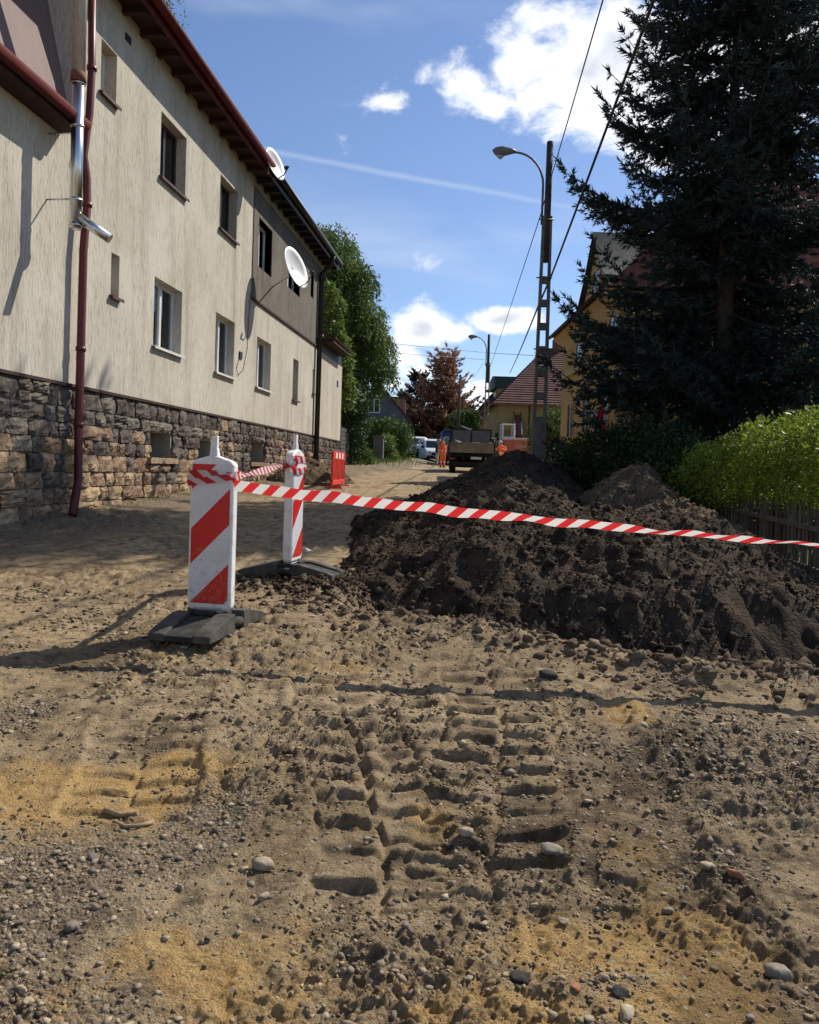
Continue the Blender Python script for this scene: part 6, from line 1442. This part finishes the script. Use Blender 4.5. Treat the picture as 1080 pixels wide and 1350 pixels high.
def excavator():
    Z = 57; p = at_depth(682, 612, Z); g = gz(p.x, p.y); T = thing('excavator', 'orange excavator with white cab and dark raised arm', 'excavator', (p.x, p.y, g), YAW)
    M_OR = mat('faded_orange_paint', (.42, .095, .045), (.50, .135, .07), 1.5, .5, spec=.35); M_DR = mat('dark_red_boom', (.10, .02, .016), (.14, .035, .03), 3, .5)
    for s in (-1, 1):
        m = MB(); prof = [(-1.3, .35), (-1.15, .05), (1.5, .05), (1.7, .35), (1.5, .68), (-1.15, .68)]; m.prism(prof, 0, s * .95 - .24, s * .95 + .24); tr_ = m.build('track', M_TYRE, T, .04)
        for k in range(10): m = MB(); m.bb(s * .95 - .25, s * .95 + .25, -1.1 + k * .28, -.98 + k * .28, .675, .72); m.build('track_shoe', M_CHAS, tr_)
    m = MB(); m.tube([(0, .2, .5), (0, .2, .95)], .5, 16); m.build('slew_ring', M_CHAS, T)
    # counterweight facing the camera: rounded plan
    pl = [(-1.2, 2.0)] + [(-1.2 + .25 * (1 - math.cos(a)), -.9 - .35 * math.sin(a) + .0) for a in np.linspace(0, math.pi / 2, 6)] + [(.95 + .25 * math.sin(a), -.9 - .35 * math.cos(a)) for a in np.linspace(0, math.pi / 2, 6)] + [(1.2, 2.0)]
    m = MB(); m.prism(pl, 2, .95, 1.95); m.build('body', M_OR, T, .06)
    m = MB(); m.bb(-.45, 1.0, -1.0, 1.6, 1.95, 2.08); m.build('engine_cover', mat('pale_cover', (.5, .42, .36), None, rough=.6), T, .03)
    m = MB(); x = -.28; zc = 1.45          # worn pale maker's lettering, only strokes can be made out
    for w_ in (.09, .1, .09, .05, .1, .09): m.bb(x, x + w_, -1.262, -1.248, zc - .08, zc + .1); x += w_ + .045
    stuff(m.build('worn_lettering', mat('worn_letter_paint', (.42, .25, .19), (.5, .3, .22), 20, .7), T))
    m = MB()
    for a in (-1.12, -.28):
        for b_ in (.1, 1.5): m.bb(a - .05, a + .05, b_ - .05, b_ + .05, 1.95, 3.05)
    m.bb(-1.19, -.21, .03, 1.57, 3.05, 3.14); m.bb(-1.07, -.33, .07, .13, 1.96, 2.2); m.bb(-1.17, -.23, .05, 1.55, 1.955, 2.0); c = m.build('cab', M_PLAST, T, .02)
    m = MB(); m.bb(-1.07, -.33, .085, .105, 2.2, 3.05); m.build('rear_window', GLASS, c); m = MB(); m.bb(-.95, -.45, .7, 1.0, 2.0, 2.75); m.build('seat', M_CHAS, c)
    m = MB(); m.tube([(.25, 1.5, 1.5), (.3, 2.6, 3.6), (.3, 4.2, 4.4)], [.26, .24, .18], 6); m.build('boom', M_DR, T)
    m = MB(); m.tube([(.3, 4.2, 4.4), (.28, 3.4, 5.2), (.3, 4.9, 2.4)], [.22, .16, .14], 6); m.build('stick_arm', M_CHAS, T)
    for s in (-.22, .26): m = MB(); m.tube([(.28 + s, 1.9, 2.4), (.28 + s, 3.0, 4.2)], .06, 8); m.build('hydraulic_ram', M_GALV, T)
    m = MB(); m.tube([(.05, 3.2, 4.4), (.28, 3.2, 5.0), (.55, 3.1, 4.2), (.65, 2.9, 3.2)], .035, 6); m.build('hose', M_CHAS, T)
    m = MB(); m.prism([(4.6, 2.5), (5.3, 2.4), (5.5, 1.6), (5.0, 1.3), (4.5, 1.7)], 0, -.25, .85); m.build('bucket', M_CHAS, T)
    m = MB(); m.box((-1.42, 1.4, 2.35), (.22, .06, .32)); m.build('mirror', M_CHAS, T)
excavator()

# ------------------------------------------------------------------ workers
M_ORW = mat('hi_vis_orange', (.80, .10, .015), (.88, .16, .03), 7, .7, .3, 30, obj_coords=True)
M_SKIN = mat('skin', (.42, .24, .16), (.48, .28, .19), 6, .6)
M_DKCL = mat('dark_workwear', (.02, .026, .024), (.045, .05, .045), 6, .9, .3, 30)
M_BAND = mat('silver_reflective_band', (.55, .55, .5), (.65, .65, .6), 8, .4)
def person(label, px, py, Z, Hh, rz, top, legs, hat, lean=0.0, arms='down', crouch=0.0):
    p = at_depth(px, py, Z); g = gz(p.x, p.y); T = thing('person', label, 'person', (p.x, p.y, g), rz); s = Hh / 1.75
    J = {}; k = crouch
    hip = (0, .0 - .15 * k, .95 - .42 * k); ch = (0, hip[1] + .10 * lean + .05 * k, hip[2] + .36); nk = (0, ch[1] + .12 * lean, hip[2] + .58 - .10 * lean); hd = (0, nk[1] + .06 + .1 * lean, nk[2] + .19 - .03 * lean)
    V = [hip, (0, (hip[1] + ch[1]) / 2, hip[2] + .17), ch, nk, (0, (nk[1] + hd[1]) / 2, nk[2] + .06), hd, (0, hd[1], hd[2] + .09)]; Rr = [(.19, .15), (.185, .15), (.20, .15), (.085, .085), (.055, .058), (.088, .10), (.062, .07)]; E = [(i, i + 1) for i in range(6)]
    for sd in (-1, 1):
        b = len(V); V += [(sd * .10, hip[1], hip[2] - .06), (sd * (.115 + .03 * k), hip[1] + .03 + .32 * k, .50 - .05 * k), (sd * .12, hip[1] + .02 + .02 * k, .09), (sd * .135, hip[1] + .15 + .02 * k, .035)]; Rr += [(.11, .11), (.085, .085), (.07, .07), (.045, .038)]; E += [(0, b), (b, b + 1), (b + 1, b + 2), (b + 2, b + 3)]
        b = len(V)
        if arms == 'down': el, wr, hn = (sd * .26, ch[1] + .02, ch[2] - .12), (sd * .27, ch[1] + .12, ch[2] - .36), (sd * .26, ch[1] + .16, ch[2] - .46)
        else: el, wr, hn = (sd * .27, ch[1] + .10, ch[2] - .10), (sd * .20, ch[1] + .33, ch[2] - .06), (sd * .16, ch[1] + .42, ch[2] - .04)
        V += [(sd * .185, ch[1], nk[2] - .06), el, wr, hn]; Rr += [(.08, .08), (.065, .065), (.046, .046), (.03, .042)]; E += [(2, b), (b, b + 1), (b + 1, b + 2), (b + 2, b + 3)]
        w_ = V[b + 3]; fb = V[b + 2]
        for q in range(4):
            dv = Vector(w_) - Vector(fb); n = len(V); V.append((w_[0] + dv.x * .7, w_[1] + dv.y * .7 + (q - 1.5) * .017, w_[2] + dv.z * .7 - .01)); Rr.append((.0095, .0095)); E.append((b + 3, n))
        n = len(V); V.append((w_[0] - sd * .035, w_[1] + .035, w_[2] + .0)); Rr.append((.011, .011)); E.append((b + 3, n))
    me = bpy.data.meshes.new('body'); me.from_pydata([tuple(c * s for c in v) for v in V], E, []); o = lnk(bpy.data.objects.new('body', me), T)
    o.modifiers.new('skin', 'SKIN'); 
    for i, r_ in enumerate(Rr): me.skin_vertices[0].data[i].radius = (r_[0] * s, r_[1] * s); me.skin_vertices[0].data[i].use_root = (i == 0)
    su = o.modifiers.new('sub', 'SUBSURF'); su.levels = 1; su.render_levels = 1
    dg = bpy.context.evaluated_depsgraph_get(); nm = bpy.data.meshes.new_from_object(o.evaluated_get(dg)); o.modifiers.clear(); o.data = nm
    nm.materials.clear(); [nm.materials.append(x) for x in (M_SKIN, top, legs, M_CHAS, M_BAND)]
    hands = [Vector(V[i]) * s for i in range(len(V)) if Rr[i] == (.03, .042)]
    for f in nm.polygons:
        c = f.center; f.use_smooth = True
        if c.z > (nk[2] + .03) * s: f.material_index = 0
        elif any((c - h).length < .085 * s for h in hands): f.material_index = 0
        elif c.z < .12 * s: f.material_index = 3
        elif c.z < (hip[2] - .03) * s: f.material_index = 2
        else: f.material_index = 1
        if top is M_ORW and (abs(c.z - (hip[2] + .10) * s) < .035 or (legs is M_ORW and abs(c.z - .36 * s) < .04)): f.material_index = 4
    h = Vector(hd) * s; m = MB(); vs = []; fs = []; n = 14
    for j in range(5):
        a = j / 4 * math.pi / 2; rr = .118 * s * math.cos(a); zz = h.z + .045 * s + .115 * s * math.sin(a)
        for i in range(n): b_ = 2 * math.pi * i / n; vs.append((rr * math.cos(b_), h.y + rr * 1.12 * math.sin(b_), zz))
    for j in range(4):
        for i in range(n): fs.append((j * n + i, j * n + (i + 1) % n, (j + 1) * n + (i + 1) % n, (j + 1) * n + i))
    m.add(vs, fs, True); m.box((0, h.y + .135 * s, h.z + .05 * s), (.16 * s, .09 * s, .012)); m.build('cap', hat, T)
    f = MB(); f.tube([(0, h.y + .085 * s, h.z + .02 * s), (0, h.y + .118 * s, h.z - .02 * s)], [.010 * s, .017 * s], 6); f.build('nose', M_SKIN, T)
    for sd in (-1, 1):
        f = MB(); f.box((sd * .034 * s, h.y + .094 * s, h.z + .022 * s), (.024 * s, .012, .012)); f.build('eye', M_CHAS, T)
        f = MB(); f.box((sd * .092 * s, h.y, h.z), (.018 * s, .035 * s, .06 * s)); f.build('ear', M_SKIN, T)
    f = MB(); f.box((0, h.y + .095 * s, h.z - .05 * s), (.045 * s, .012, .010)); f.build('mouth', M_BRICK, T)
    return T
person('worker in bright orange suit and blue cap standing left of the truck', 583.5, 618, 48, 1.75, YAW + R(35), M_ORW, M_ORW, mat('blue_cap', (.03, .07, .16), None, rough=.7))
person('worker in orange jacket bending beside the excavator behind the soil heap', 662, 612, 44, 1.72, YAW + R(150), M_ORW, M_DKCL, mat('pale_cap', (.5, .42, .36), None, rough=.7), .9, 'fore')
person('worker in dark clothes with red trousers crouching by the vans', 563, 608, 66, 1.75, YAW + R(170), M_DKCL, mat('red_trousers', (.35, .03, .04), (.42, .05, .06), 6, .8), M_DKCL, .6, 'fore', .7)
person('worker in pale overalls standing close behind the orange suited worker', 576, 612, 53, 1.7, YAW + R(-100), M_DKCL, mat('pale_overalls', (.3, .3, .29), (.38, .38, .36), 6, .8), M_DKCL)
# leaning red and white boards by the lamp post
def leaning():
    p = at_depth(698, 622, 21.5); z = gz(p.x, p.y); T = thing('leaning_barrier', 'tipped red and white barrier plank behind the near lamp post', 'barrier', (p.x, p.y, z + .5), YAW + .6)
    T.rotation_euler = (.15, -1.05, YAW)
    for i in range(6): m = MB(); m.box((-.1 + .2 * i, 0, 0), (.2, .03, .18)); m.build('panel', M_ORW if i % 2 else M_PLAST, T)
leaning()
